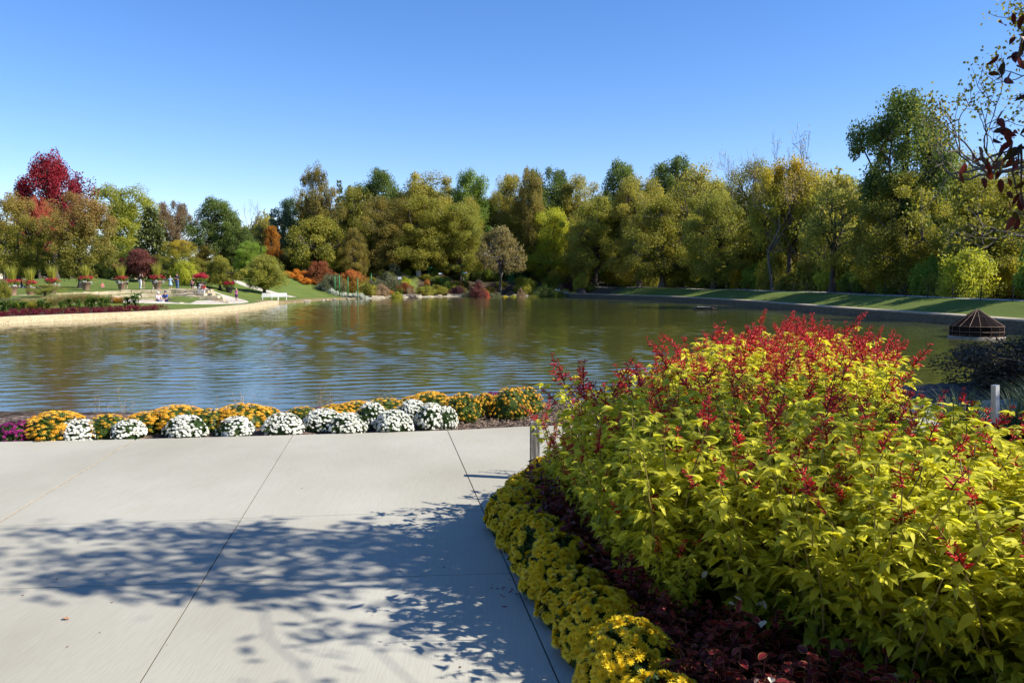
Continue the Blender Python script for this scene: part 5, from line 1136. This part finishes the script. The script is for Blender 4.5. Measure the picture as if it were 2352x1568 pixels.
# dark red coleus between the sage and the yellow mounds
CLV, CLF, CLE = leaf_template([0, .1, .22, .36, .5, .64, .78, .9, 1.0], [.05, .46, .58, .74, .64, .62, .42, .28, .02], .25, .10, .12)
M_COL = LEAF('coleus_leaves', (.05, .005, .007), (.24, .018, .026), trans=.25, rough=.45, edgecol=(.50, .24, .09), edgeband=(.80, .97), tgain=1.5)
M_COLSTEM = SOLID('coleus_stem', (.06, .012, .018), (.1, .03, .03), 8, .6)
def coleus(seed):
    rng = np.random.default_rng(seed); g, st = MB(), MB(); o_, m_, t_ = [], [], []
    for i in range(26):
        an = rng.uniform(0, 6.283); r_ = .19 * rng.random() ** .5; h = .33 * (1 - .45 * (r_ / .19) ** 2) * rng.uniform(.8, 1.08); b = np.array([r_ * math.cos(an), r_ * math.sin(an), h]); st.tube([b * [.25, .25, 0], b * [.7, .7, .5], b], [.005, .004, .003], 5)
        ta = rng.uniform(0, 6)
        for lv in range(5):
            q = b * [1 - .08 * lv, 1 - .08 * lv, 1] - [0, 0, .035 * lv]
            for sd_ in (0, 3.1416):
                la = ta + sd_ + rng.normal() * .2; d = np.array([math.cos(la), math.sin(la), rng.uniform(-.2, .5)]); o_.append(q); m_.append(frames(d[None], (np.array([0, 0, 1.]) + rng.normal(size=3) * .3)[None])[0] * (.030 + .006 * lv) * rng.uniform(.8, 1.3)); t_.append(rng.random())
            ta += 1.57
    g.scatter(CLV, CLF, np.array(m_), np.array(o_), np.array(t_), edge=CLE); return st.mesh('stems', M_COLSTEM), g.mesh('foliage', M_COL)
CO = [coleus(i) for i in range(4)]
rng = np.random.default_rng(23); cpts = []
for y in np.arange(1.55, 6.3, .21):
    x0 = E(y) + .31; x1 = max(x0 + .2, float(np.interp(y, [1.5, 2.35, 3.1, 3.9, 4.35, 4.75, 5.2, 5.6, 6.2, 7], [1.7, 1.38, .84, .55, .46, .5, .7, 1.1, 1.5, 1.8])) - .02)
    for x in np.arange(x0, x1, .22): cpts.append((x + rng.uniform(-.05, .05), y + rng.uniform(-.05, .05)))
for i, (x, y) in enumerate(cpts):
    a, b = CO[i % 4]; s = rng.uniform(.85, 1.12); e = empty('coleus_plant', (x, y, patio_z(y) + .03), rng.uniform(0, 6), (s, s, s)); meshobj('stems', a, e); meshobj('foliage', b, e)
    tag(e, 'dark maroon coleus with tan leaf edges in the band between sage and yellow mounds', 'coleus', 'coleus band in the bed')
M_DRY = LEAF('dried_pale_leaf', (.50, .46, .36), (.72, .69, .60), trans=.25)
g = MB(); v = np.array([(0, 0, 0), (.3, .3, .12), (.34, .6, .2), (0, 1, .1), (-.34, .6, .24), (-.3, .3, .1), (0, .5, -.04)]); g.add(v, [[[0, 1, 2, 6], [6, 2, 3, 4], [0, 6, 4, 5]]]); DRY = g.mesh('dried_leaf', M_DRY)
n = 0
while n < 24:
    y = rng.uniform(1.9, 3.7); x = rng.uniform(E(y) + .35, float(np.interp(y, [1.5, 2.35, 3.1, 3.9], [1.75, 1.5, 1.05, .72]))); o = meshobj('dried_leaf', DRY); o.location = (x, y, patio_z(y) + .03 + rng.uniform(.29, .35)); o.rotation_euler = (rng.uniform(-.6, .9), rng.uniform(-.6, .6), rng.uniform(0, 6)); s = rng.uniform(.03, .05); o.scale = (s, s, s); n += 1
    tag(o, 'pale dried leaf caught on top of the maroon coleus', 'leaf', 'dried leaves on the coleus')

# chrysanthemum mounds
def bloom_template(rows, n, rad, cup):
    v, f, e = [], [], []
    for k, (L, el) in enumerate(rows):
        for i in range(n):
            a = (i + .5 * (k % 2)) / n * 6.283; c_, s_ = math.cos(a), math.sin(a); w_ = L * 3.8 / n; b = len(v); r0 = .12 * rad
            for rr, ww in ((r0, .5 * w_), (r0 + L * .6, w_), (r0 + L, .45 * w_)):
                x_ = rr * math.cos(el); z_ = cup * k + rr * math.sin(el)
                v += [(x_ * c_ - ww / 2 * -s_, x_ * s_ - ww / 2 * c_, z_), (x_ * c_ + ww / 2 * -s_, x_ * s_ + ww / 2 * c_, z_)]; e += [1 if rr == r0 else 0] * 2
            f += [[b, b + 1, b + 3, b + 2], [b + 2, b + 3, b + 5, b + 4]]
    return np.array(v), [np.array(f)], np.array(e, float)
def mound(seed, r, h, nb, bsz, BT, mleaf, mbloom, lsz=.03, patch=.0, nl=900, low=.05, lift=.0):
    rng = np.random.default_rng(seed); lf, bl = MB(), MB()
    def dome(n, lo, sc):
        z = lo + (1 - lo) * rng.random(n); an = rng.uniform(0, 6.283, n); rho = np.sqrt(np.clip(1 - z ** 2.2, 0, 1)) * .92 + .08; rho = rho * (1 - .18 * (z < .18))
        bump = 1 + .07 * np.sin(3 * an + seed) + .05 * np.sin(5 * an + 2 * seed)
        p = np.stack([rho * np.cos(an) * r * bump, rho * np.sin(an) * r * bump, z * h], -1) * sc; nrm = norm(np.stack([np.cos(an) * rho, np.sin(an) * rho, z * 1.1 + .12], -1)); return p, nrm, an, z
    p, n_, an, z = dome(nl, 0, 1); p *= rng.uniform(.72, .99, (nl, 1)); d = n_ * .8 + rng.normal(size=(nl, 3)) * .7; f = frames(d, n_ + rng.normal(size=(nl, 3)) * .6)
    lf.scatter(LQ, LQF, f * (lsz * rng.uniform(.7, 1.3, nl))[:, None, None], p, rng.random(nl))
    lf.lathe([(r * .85, 0), (r * .86, h * .3), (r * .72, h * .65), (r * .4, h * .86), (0, h * .9)], 14, tint=0)
    p, n_, an, z = dome(nb, low, 1.0)
    if patch:                                      # bare green patches between flushes of bloom
        keep = (np.sin(2.3 * an + seed * 1.7) + np.sin(5 * z + seed) * .8 + rng.normal(size=nb) * .45) > (-1.2 + patch); keep |= z > .8
        p, n_ = p[keep], n_[keep]
    nb = len(p); ax = n_ + rng.normal(size=(nb, 3)) * .22; f = frames(np.cross(ax, rng.normal(size=(nb, 3))), ax)
    bl.scatter(BT[0], BT[1], f * (bsz * rng.uniform(.75, 1.2, nb))[:, None, None], p + n_ * (.006 + lift), rng.random(nb), edge=BT[2])
    return lf.mesh('foliage', mleaf), bl.mesh('blooms', mbloom)
BT_D = bloom_template([(.85, .12), (.62, .55)], 11, 1, .06); BT_P = bloom_template([(.9, -.15), (.85, .3), (.62, .75), (.36, 1.2)], 12, 1, .07)
M_MUML = LEAF('chrysanthemum_leaves', (.030, .060, .012), (.085, .125, .025), trans=.25)
M_WB = LEAF('white_blooms', (.74, .74, .66), (.86, .86, .80), trans=.12, edgecol=(.78, .72, .30), edgeband=(.85, 1.0), tgain=1)
M_YB = LEAF('yellow_blooms', (.72, .51, .014), (.88, .67, .035), trans=.15, edgecol=(.46, .26, .01), edgeband=(.8, 1.0), tgain=1.1)
M_PB = LEAF('magenta_blooms', (.16, .008, .085), (.34, .025, .19), trans=.15, tgain=1.2)
M_OB = LEAF('orange_blooms', (.68, .29, .012), (.92, .54, .05), trans=.15, tgain=1.1)
M_LANL = LEAF('lantana_leaves', (.055, .09, .014), (.16, .20, .035), trans=.3)
WM = [mound(300 + i, .215, .27, 560, .0175, BT_D, M_MUML, M_WB, patch=[.3, .85, .55, .75][i]) for i in range(4)]
WL = [(165, 1011, 98, 52), (283, 1008, 94, 50), (417, 1005, 106, 52), (534, 1002, 96, 49), (643, 1000, 104, 56), (735, 990, 96, 54), (792, 998, 98, 50), (848, 984, 86, 60), (899, 995, 96, 56), (945, 974, 84, 54), (985, 986, 86, 60), (1022, 985, 62, 56)]
def bedz(x, y): q = np.clip((y - float(edge_y(x))) / 2.3, 0, 1); return patio_z(float(edge_y(x))) - .045 + .10 * math.sin(q * 2.6) - .75 * float(sm(.55, 1, q)) ** 1.2
for i, (px, py, w_, h_) in enumerate(WL):
    b = onpatio(px, py); y = max(float(b[1]) + .20, float(edge_y(b[0])) + .17); x = wx(px, y); s = w_ / 2 / F * y / .24; sz = h_ / F * y / .30
    a, bb = WM[i % 4]; e = empty('white_chrysanthemum', (x, y, bedz(x, y) - .01), i * 1.7, (s, s * [1, .92, 1.06][i % 3], sz * [1, .93, 1.05, .97][i % 4])); e.rotation_euler = ([.05, -.06, .02][i % 3], [.06, -.03, -.07, .04][i % 4], i * 1.7); meshobj('foliage', a, e); meshobj('blooms', bb, e)
    tag(e, 'white chrysanthemum mound along the paving edge, %s counted from the left' % ORD[i], 'chrysanthemum', 'white chrysanthemum mounds')
PM = [mound(330 + i, .2, .22, 300, .020, BT_D, M_MUML, M_PB, patch=.2) for i in range(2)]
for i, (px, dd_, w_, top, lb) in enumerate([(22, .24, 92, 966, 'magenta chrysanthemum mound at the far left end of the flower strip'), (735, 1.0, 56, 934, 'small magenta mound showing between white and orange flowers'), (1062, 1.35, 60, 905, 'magenta mound behind the right orange lantanas'), (1132, 1.05, 56, 899, 'magenta mound left of the tall orange lantana'), (1028, 1.4, 50, 912, 'sliver of magenta blooms behind the middle orange lantana'), (318, .95, 40, 956, 'tiny magenta bloom cluster behind the orange lantana at left')]):
    d = 8.4
    for _ in range(3): d = float(edge_y(wx(px, d))) + dd_
    x = wx(px, d); s = w_ / 2 / F * d / .2; z = bedz(x, d) - .02; e = empty('magenta_chrysanthemum', (x, d, z), i, (s, s, (float(at(px, top, d)[2]) - z) / .235)); meshobj('foliage', PM[i % 2][0], e); meshobj('blooms', PM[i % 2][1], e); tag(e, lb, 'chrysanthemum')
# lantana: umbels of tiny florets over loose leafy mounds
def umbel():
    v, f = [], []; n = 0
    for k in range(17):
        z = 1 - k / 17 * .85; a = k * 2.4; r_ = math.sqrt(max(0, 1 - z * z)); c_ = np.array([r_ * math.cos(a), r_ * math.sin(a), z * .62]); nn = norm(c_ * [1, 1, 1.4]); fr = frames(np.cross(nn, [.3, .5, .1])[None], nn[None])[0]
        for q in ((-.26, 0), (0, -.26), (.26, 0), (0, .26)): v.append(c_ + fr[:, 0] * q[0] + fr[:, 1] * q[1])
        f.append([n, n + 1, n + 2, n + 3]); n += 4
    return np.array(v), [np.array(f)], np.zeros(len(v))
UM = umbel()
LM = [mound(350 + i, .26, .34, [240, 120, 240][i], [.025, .021, .025][i], UM, M_LANL, M_OB, lsz=.05, nl=850, low=.08, lift=.012) for i in range(3)]
LL = [(112, .30, 122, 950, 0), (232, .35, 90, 956, 0), (330, .55, 96, 950, 0), (395, .6, 120, 936, 0), (470, .55, 100, 944, 0), (548, .6, 110, 932, 0), (598, .75, 70, 938, 0), (688, .8, 70, 938, 0), (770, .8, 84, 932, 0), (815, .95, 94, 926, 0), (880, 1.0, 104, 920, 0), (948, 1.1, 74, 914, 0), (985, .95, 96, 904, 0), (1062, .6, 80, 908, 0), (1112, .75, 58, 908, 0), (1170, .62, 84, 896, 1), (1205, .8, 78, 893, 1)]
for i, (px, dd_, w_, top, tall) in enumerate(LL):
    d = 8.4
    for _ in range(3): d = float(edge_y(wx(px, d))) + dd_
    x = wx(px, d); s = w_ * 1.12 / 2 / F * d / .26; z = bedz(x, d) - .02; e = empty('orange_lantana', (x, d, z), i * 1.3, (s, s, (float(at(px, top - 4, d)[2]) - z) / .36)); a, b = LM[1 if tall else i % 3]; meshobj('foliage', a, e); meshobj('blooms', b, e)
    tag(e, ('orange lantana mound behind the white chrysanthemums, %s counted from the left' % ORD[i]) if not tall else ['tall loose orange lantana at the right end of the strip by the mulch', 'last orange lantana at the right, partly behind the red sage spikes'][i - 15], 'lantana', 'orange lantana mounds')
# dry wisps behind the flowers
M_WISP = LEAF('dry_wisps', (.22, .16, .11), (.46, .37, .26), trans=.2)
def wisp(px, d, top, w_, n, label, seed, kind='branch'):
    rng = np.random.default_rng(seed); x = wx(px, d); z = min(bedz(x, d), hz(x, d)) - .05; e = empty('dry_grass', (x, d, z)); g = MB(); H = float(at(px, top, d)[2]) - z; W_ = w_ / 2 / F * d
    for i in range(n):
        a_ = rng.uniform(-1, 1); h = H * rng.uniform(.55, 1.0); p = [(rng.normal() * .03, rng.normal() * .03, 0), (a_ * W_ * .35, rng.normal() * .05, h * .55), (a_ * W_ * (.8 if kind == 'branch' else .9), rng.normal() * .1, h)]
        if kind != 'branch': p.append((a_ * W_ * 1.15, rng.normal() * .1, h * .93))
        g.tube(p, np.linspace(.004, .0016, len(p)), 4, rng.random())
        for q in range(16 if kind == 'branch' else 4):
            t = rng.uniform(.45, 1); s_ = np.array(p[1]) + (np.array(p[2]) - np.array(p[1])) * (t - .45) / .55; g.tube([s_, s_ + rng.normal(size=3) * [.09, .06, .07] + [0, 0, .04]], [.0018, .001], 3, rng.random(), cap=False)
    g.obj('stalks', M_WISP, e); return tag(e, label, 'dry grass')
wisp(212, 10.2, 905, 70, 9, 'reddish dry twiggy stalks behind the second white mound', 1); wisp(278, 10.2, 872, 46, 7, 'tallest dry stalk standing against the water at left', 2); wisp(560, 10.3, 875, 90, 9, 'arching dry grass stems behind the fourth white mound', 3, 'arch'); wisp(735, 10.4, 872, 70, 9, 'dry branched twigs behind the small magenta mound', 4); wisp(480, 10.2, 895, 40, 3, 'single bent dry stem behind the orange lantanas', 5, 'arch'); wisp(880, 10.7, 882, 50, 8, 'dry twiggy stalks behind the middle orange lantana', 6); wisp(70, 10.0, 935, 30, 5, 'faint dry stalk at the left above the orange lantana', 7)
# yellow mounds along the bed edge
YM = [mound(370 + i, .185, .27, 430, .0215, BT_P, M_MUML, M_YB, lsz=.035, patch=.25, nl=900, low=.10) for i in range(4)]
ys = [1.9, 2.2, 2.52, 2.86, 3.2, 3.55, 3.9, 4.25, 4.6, 4.92, 5.22, 5.5, 5.75, 5.98, 6.2]
for i, y in enumerate(ys):
    x = E(y) + .12 + (.05 if y > 5.1 else 0); s = 1.0 if i % 3 else 1.1; e = empty('yellow_chrysanthemum', (x, y, patio_z(y) - .01), i * 2.1, (s, s, s * [1, 1.08, .94][i % 3])); a, b = YM[i % 4]; meshobj('foliage', a, e); meshobj('blooms', b, e)
    tag(e, 'yellow chrysanthemum mound edging the bed beside the paving, %s counted from the camera' % ORD[i], 'chrysanthemum', 'yellow chrysanthemum mounds')
for i, (x, y) in enumerate([(.14, 5.0), (.25, 5.4)]):
    e = empty('yellow_chrysanthemum', (x, y, patio_z(y) + .03), i * 2.1, (1, 1, 1.05)); a, b = YM[i]; meshobj('foliage', a, e); meshobj('blooms', b, e); tag(e, ['yellow chrysanthemum mound in the second row near the bed corner', 'yellow chrysanthemum mound in the second row by the wooden post'][i], 'chrysanthemum', 'yellow chrysanthemum mounds')

# posts
M_WOOD = SOLID('grey_weathered_wood', (.17, .155, .14), (.30, .28, .255), 14, .9, .3, stretch=(1, 1, .15))
M_DKBLUE = SOLID('dark_blue_paint', (.006, .012, .03), (.01, .02, .045), 5, .5)
y = 6.3; x = wx(1229, y); zt = float(at(1229, 968, y)[2]); e = empty('wooden_post', (x, y, patio_z(y)), .05); h = zt - patio_z(y)
bm = bmesh.new(); bmesh.ops.create_cube(bm, size=1)
for v in bm.verts: v.co = Vector((v.co.x * .075, v.co.y * .075, (v.co.z + .5) * h))
bmesh.ops.bevel(bm, geom=bm.edges[:], offset=.004, segments=2, affect='EDGES'); me = bpy.data.meshes.new('shaft'); bm.to_mesh(me); bm.free(); me.materials.append(M_WOOD); meshobj('shaft', me, e)
g = MB(); g.tube([(0, -.03, h - .05), (0, -.046, h - .05)], .008, 8); g.obj('screw', M_STEELGLINT, e); tag(e, 'short grey weathered wooden post at the far left corner of the sage bed', 'post')
y = 6.8; x = wx(2307, y); zb = patio_z(y) - .02; zt = float(at(2303, 884, y)[2]); zm = float(at(2308, 970, y)[2]); e = empty('marker_post', (x, y, zb)); e.rotation_euler = (0, -.05, 0)
g = MB(); g.box((0, 0, (zm - zb) / 2), (.042, .042, zm - zb), .35); g.obj('lower_shaft', M_DKBLUE, e); g = MB(); g.box((0, 0, (zm + zt) / 2 - zb + .001), (.046, .046, zt - zm), .35); g.obj('white_sleeve', M_WHITE, e); tag(e, 'thin marker post with white upper half and dark blue foot in the shade', 'post')

# shade planting at the right
LEAFM['iris'] = LEAF('strappy_leaves', (.010, .028, .012), (.045, .085, .04), trans=.25)
gt = MB(); rng = np.random.default_rng(61); blades(gt, rng, 260, .35, .75, .016, .42, .5); IR = gt.mesh('blades', LEAFM['iris'])
for i, (x, y) in enumerate([(4.55, 7.0), (4.9, 7.5), (5.3, 7.2), (5.5, 7.9), (4.7, 6.6), (5.9, 7.6), (4.35, 7.5)]):
    o = meshobj('strappy_grass', IR); o.location = (x, y, patio_z(y) - .03); o.rotation_euler.z = i; s = .9 + .05 * (i % 4); o.scale = (s, s, s); tag(o, 'dark strappy-leaved grass clump in shade around the marker post', 'grass clump', 'strappy grass clumps in the shade')
KIND['twiggy'] = dict(a=.85, K=190, n=130, ls=.030, rc=.15, z0=.08, fl=.9, env=lambda t: np.sqrt(np.clip(1 - ((t - .4) / .62) ** 2, 0, 1)))
KIND['near'] = dict(a=.58, K=210, n=46, ls=.019, rc=.085, z0=.28, fl=.9, env=lambda t: np.clip(1 - np.abs((t - .45) / .58) ** 3, 0, 1) ** .4)
_k0 = KIND.keys()
NVAR.setdefault('twiggy', 1); NVAR.setdefault('near', 1)
TREES['shrub_near'] = None
_b = MB()
def build_named(k, seed):
    t, c = build_kind(k, seed); return [(t, c)]
TREES['twiggy'] = build_named('twiggy', 901); TREES['near'] = [build_bare(913, .55, 9500, 7, .014, .022)]
tree3('twiggy', 7.75, 11.6, 1.45, 1.08, 'dark_bush', 'dark twiggy bush in the shade at the right edge near the water', name='twiggy_bush', cat='bush', z=.72)
tree3('twiggy', 10.1, 12.0, 1.4, 1.05, 'dark_bush', 'second dark twiggy bush cut by the right edge of the picture', name='twiggy_bush', cat='bush', z=.72, rz=2)
tree3('near', 14.9, 16.0, 6.0, 11.5, 'olive', 'thin tree at the upper right whose leafy branches reach in over the sky', z=hz(15, 16), rz=.4)
tree3('broad', 13.4, 10.2, 3.2, 7.5, 'olive', 'olive tree beyond the right edge that shades the dark bush', z=1.0, var=0)
tree3('broad', 8.6, 5.6, 1.35, 4.6, 'olive', 'small olive tree beyond the right edge that shades the marker post', z=1.0, var=1)

# the tree beside the camera: its shadow lies on the paving and a few red leaves hang into view
M_NL = LEAF('red_green_leaves', (.024, .034, .009), (.09, .013, .010), trans=.30, rough=.4, tgain=1.6)
NLV, NLF, NLE = leaf_template([0, .2, .5, .8, 1.0], [.03, .34, .44, .28, .01], .28, .16)
rng = np.random.default_rng(71); tx, ty = 5.6, 3.5; tz = patio_z(ty); e = empty('ornamental_tree', (tx, ty, tz)); tr_, lf = MB(), MB()
def inview(p, m=30):
    d = p - np.array([0, 0, CAMZ]); c, s = math.cos(PITCH), math.sin(PITCH); fw = d[..., 1] * c - d[..., 2] * s; up = d[..., 1] * s + d[..., 2] * c
    px = 1176 + F * d[..., 0] / np.maximum(fw, .05); py = 784 - F * up / np.maximum(fw, .05); return (px < 2352 + m) & (py > -m) & (fw > 0)
cc = []
while len(cc) < 74:
    p = np.array([3.9, 3.45, 5.0]) + np.array([2.1, .85, 1.5]) * norm(rng.normal(size=3)) * rng.random() ** .4
    if p[2] < tz + 1.7 or inview(p, 230): continue
    cc.append(p)
for p in [(3.1, 2.3, 2.7), (3.6, 2.5, 3.1), (3.3, 1.9, 3.0), (3.0, 2.6, 3.3), (2.9, 2.05, 3.2)]:
    p = np.array(p) + [0, 0, tz - .1]
    if not inview(p, 150): cc.append(p)
vis = [at(px, py, d) for px, py, d in [(2318, 335, 3.7), (2285, 375, 3.75), (2345, 310, 3.6), (2262, 368, 3.9), (2340, 375, 3.6), (2335, 150, 3.5), (2348, 90, 3.4), (2352, 470, 3.6), (2338, 455, 3.7), (2362, 20, 3.4), (2365, 240, 3.5), (2380, 400, 3.5), (2390, 500, 3.4), (2368, 330, 3.5)]]
allc = np.array(cc + vis); org = np.array([tx, ty, tz])
tr_.tube([org - org, (.0, 0, 1.0), (-.1, .0, 1.9), (-.3, .0, 2.9)], [.11, .085, .07, .05], 10)
hubs = np.array([(-.1, 0, 1.9), (-.2, 0, 2.4), (-.3, 0, 2.9)]) + org
mains = [limb(tr_, (h_ := hubs[i % 3]) - org, np.array(cc[i * 6]) - org, .035, .012, rng, .12) for i in range(11)]
mains.append(limb(tr_, hubs[0] - org, at(2420, 330, 3.55) - org, .03, .010, rng, .05)); mains.append(limb(tr_, at(2420, 330, 3.55) - org, at(2300, 352, 3.75) - org, .009, .004, rng, .05)); mains.append(limb(tr_, at(2420, 330, 3.55) - org, at(2340, 130, 3.45) - org, .009, .004, rng, .1))
am = np.concatenate(mains)
for c_ in allc: q = am[np.linalg.norm(am - (c_ - org), axis=1).argmin()]; limb(tr_, q, c_ - org, .007, .003, rng, .08, 4, 5)
o_, m_, t_ = [], [], []
for ci_, c_ in enumerate(allc):
    vv_ = ci_ >= len(cc)
    for q in range(9 if vv_ else 52):
        p = c_ + rng.normal(size=3) * (np.array([.045, .06, .045]) if vv_ else np.array([.17, .10, .10]))
        if not vv_ and inview(p, 60): continue
        d = np.array([rng.normal() * .6, rng.normal() * .6, -.8 + rng.normal() * .35]) if vv_ else rng.normal(size=3) * [1, 1, .6] + [0, 0, -.4]
        o_.append(p - org); m_.append(frames(d[None], (rng.normal(size=3) + [0, 0, .4])[None])[0] * (.07 if vv_ else .10) * rng.uniform(.65, 1.15)); t_.append(np.clip((.7 if vv_ else .5) + rng.normal() * .3, 0, 1))
lf.scatter(NLV, NLF, np.array(m_), np.array(o_), np.array(t_), edge=NLE)
tr_.obj('trunk', M_BARK, e, True); lf.obj('crown', M_NL, e, True); tag(e, 'small tree at the right edge with dark red drooping leaves in the upper corner', 'tree')

for i, (x, y, r, h) in enumerate([(-7, -9, 5, 12), (2.5, -9.5, 5, 13), (11, -9, 4.5, 12), (-17, -6, 5, 12)]):  # rear trees added out of view to block sky light and deepen the shade
    tree3('broad', x, y, r, h, 'olive', 'tall olive tree added unseen behind the camera to block sky light', group='unseen trees added to block sky light', z=1.0)
# fallen bits on the paving
M_PETAL = SOLID('fallen_petal', (.22, .012, .05), (.34, .02, .07), 20, .6); g = MB(); g.add(np.array([(0, 0, 0), (.3, .25, .08), (.2, .8, .15), (0, 1, .1), (-.25, .6, .12), (0, .5, .02)]), [[[0, 1, 5, 4], [1, 2, 3, 5], [5, 3, 4, 5][:3] + [4]] if False else [[0, 1, 5, 4], [1, 2, 3, 5]], [[5, 3, 4]]]); PET = g.mesh('fallen_petal', M_PETAL)
for i in range(22):
    px, py = rng.normal(1168, 32), rng.normal(1352, 26)
    b = onpatio(px, py)
    if b[0] > E(float(b[1])) - .03: b[0] = E(float(b[1])) - .06
    o = meshobj('fallen_petal', PET); o.location = (b[0], b[1], patio_z(b[1]) + .002); o.rotation_euler.z = rng.uniform(0, 6); s = rng.uniform(.018, .032); o.scale = (s * .6, s, s); tag(o, 'fallen magenta petal on the shaded paving beside the yellow mounds', 'petal', 'fallen petals on the paving')
b = onpatio(160, 1423); o = meshobj('fallen_leaf', DRY, None, SOLID('brown_dry_leaf', (.36, .19, .10), (.48, .29, .17), 12, .7)); o.location = (b[0], b[1], patio_z(b[1]) + .004); o.scale = (.03, .04, .035); o.rotation_euler.z = 1.4; tag(o, 'single curled brown leaf lying on the sunlit paving at left', 'leaf')

rng = np.random.default_rng(88); M_BIT = SOLID('leaf_crumb', (.10, .055, .03), (.22, .13, .07), 9, .8)
for i in range(26):
    px, py = rng.uniform(30, 1120), rng.uniform(1010, 1540); b = onpatio(px, py)
    if b[0] > E(float(b[1])) - .12: continue
    o = meshobj('leaf_crumb', DRY, None, M_BIT); o.location = (b[0], b[1], patio_z(b[1]) + .002); s = rng.uniform(.008, .02); o.scale = (s * .7, s, s * .5); o.rotation_euler.z = rng.uniform(0, 6)
    tag(o, 'tiny brown leaf crumb lying on the pale paving', 'leaf', 'leaf crumbs on the paving')
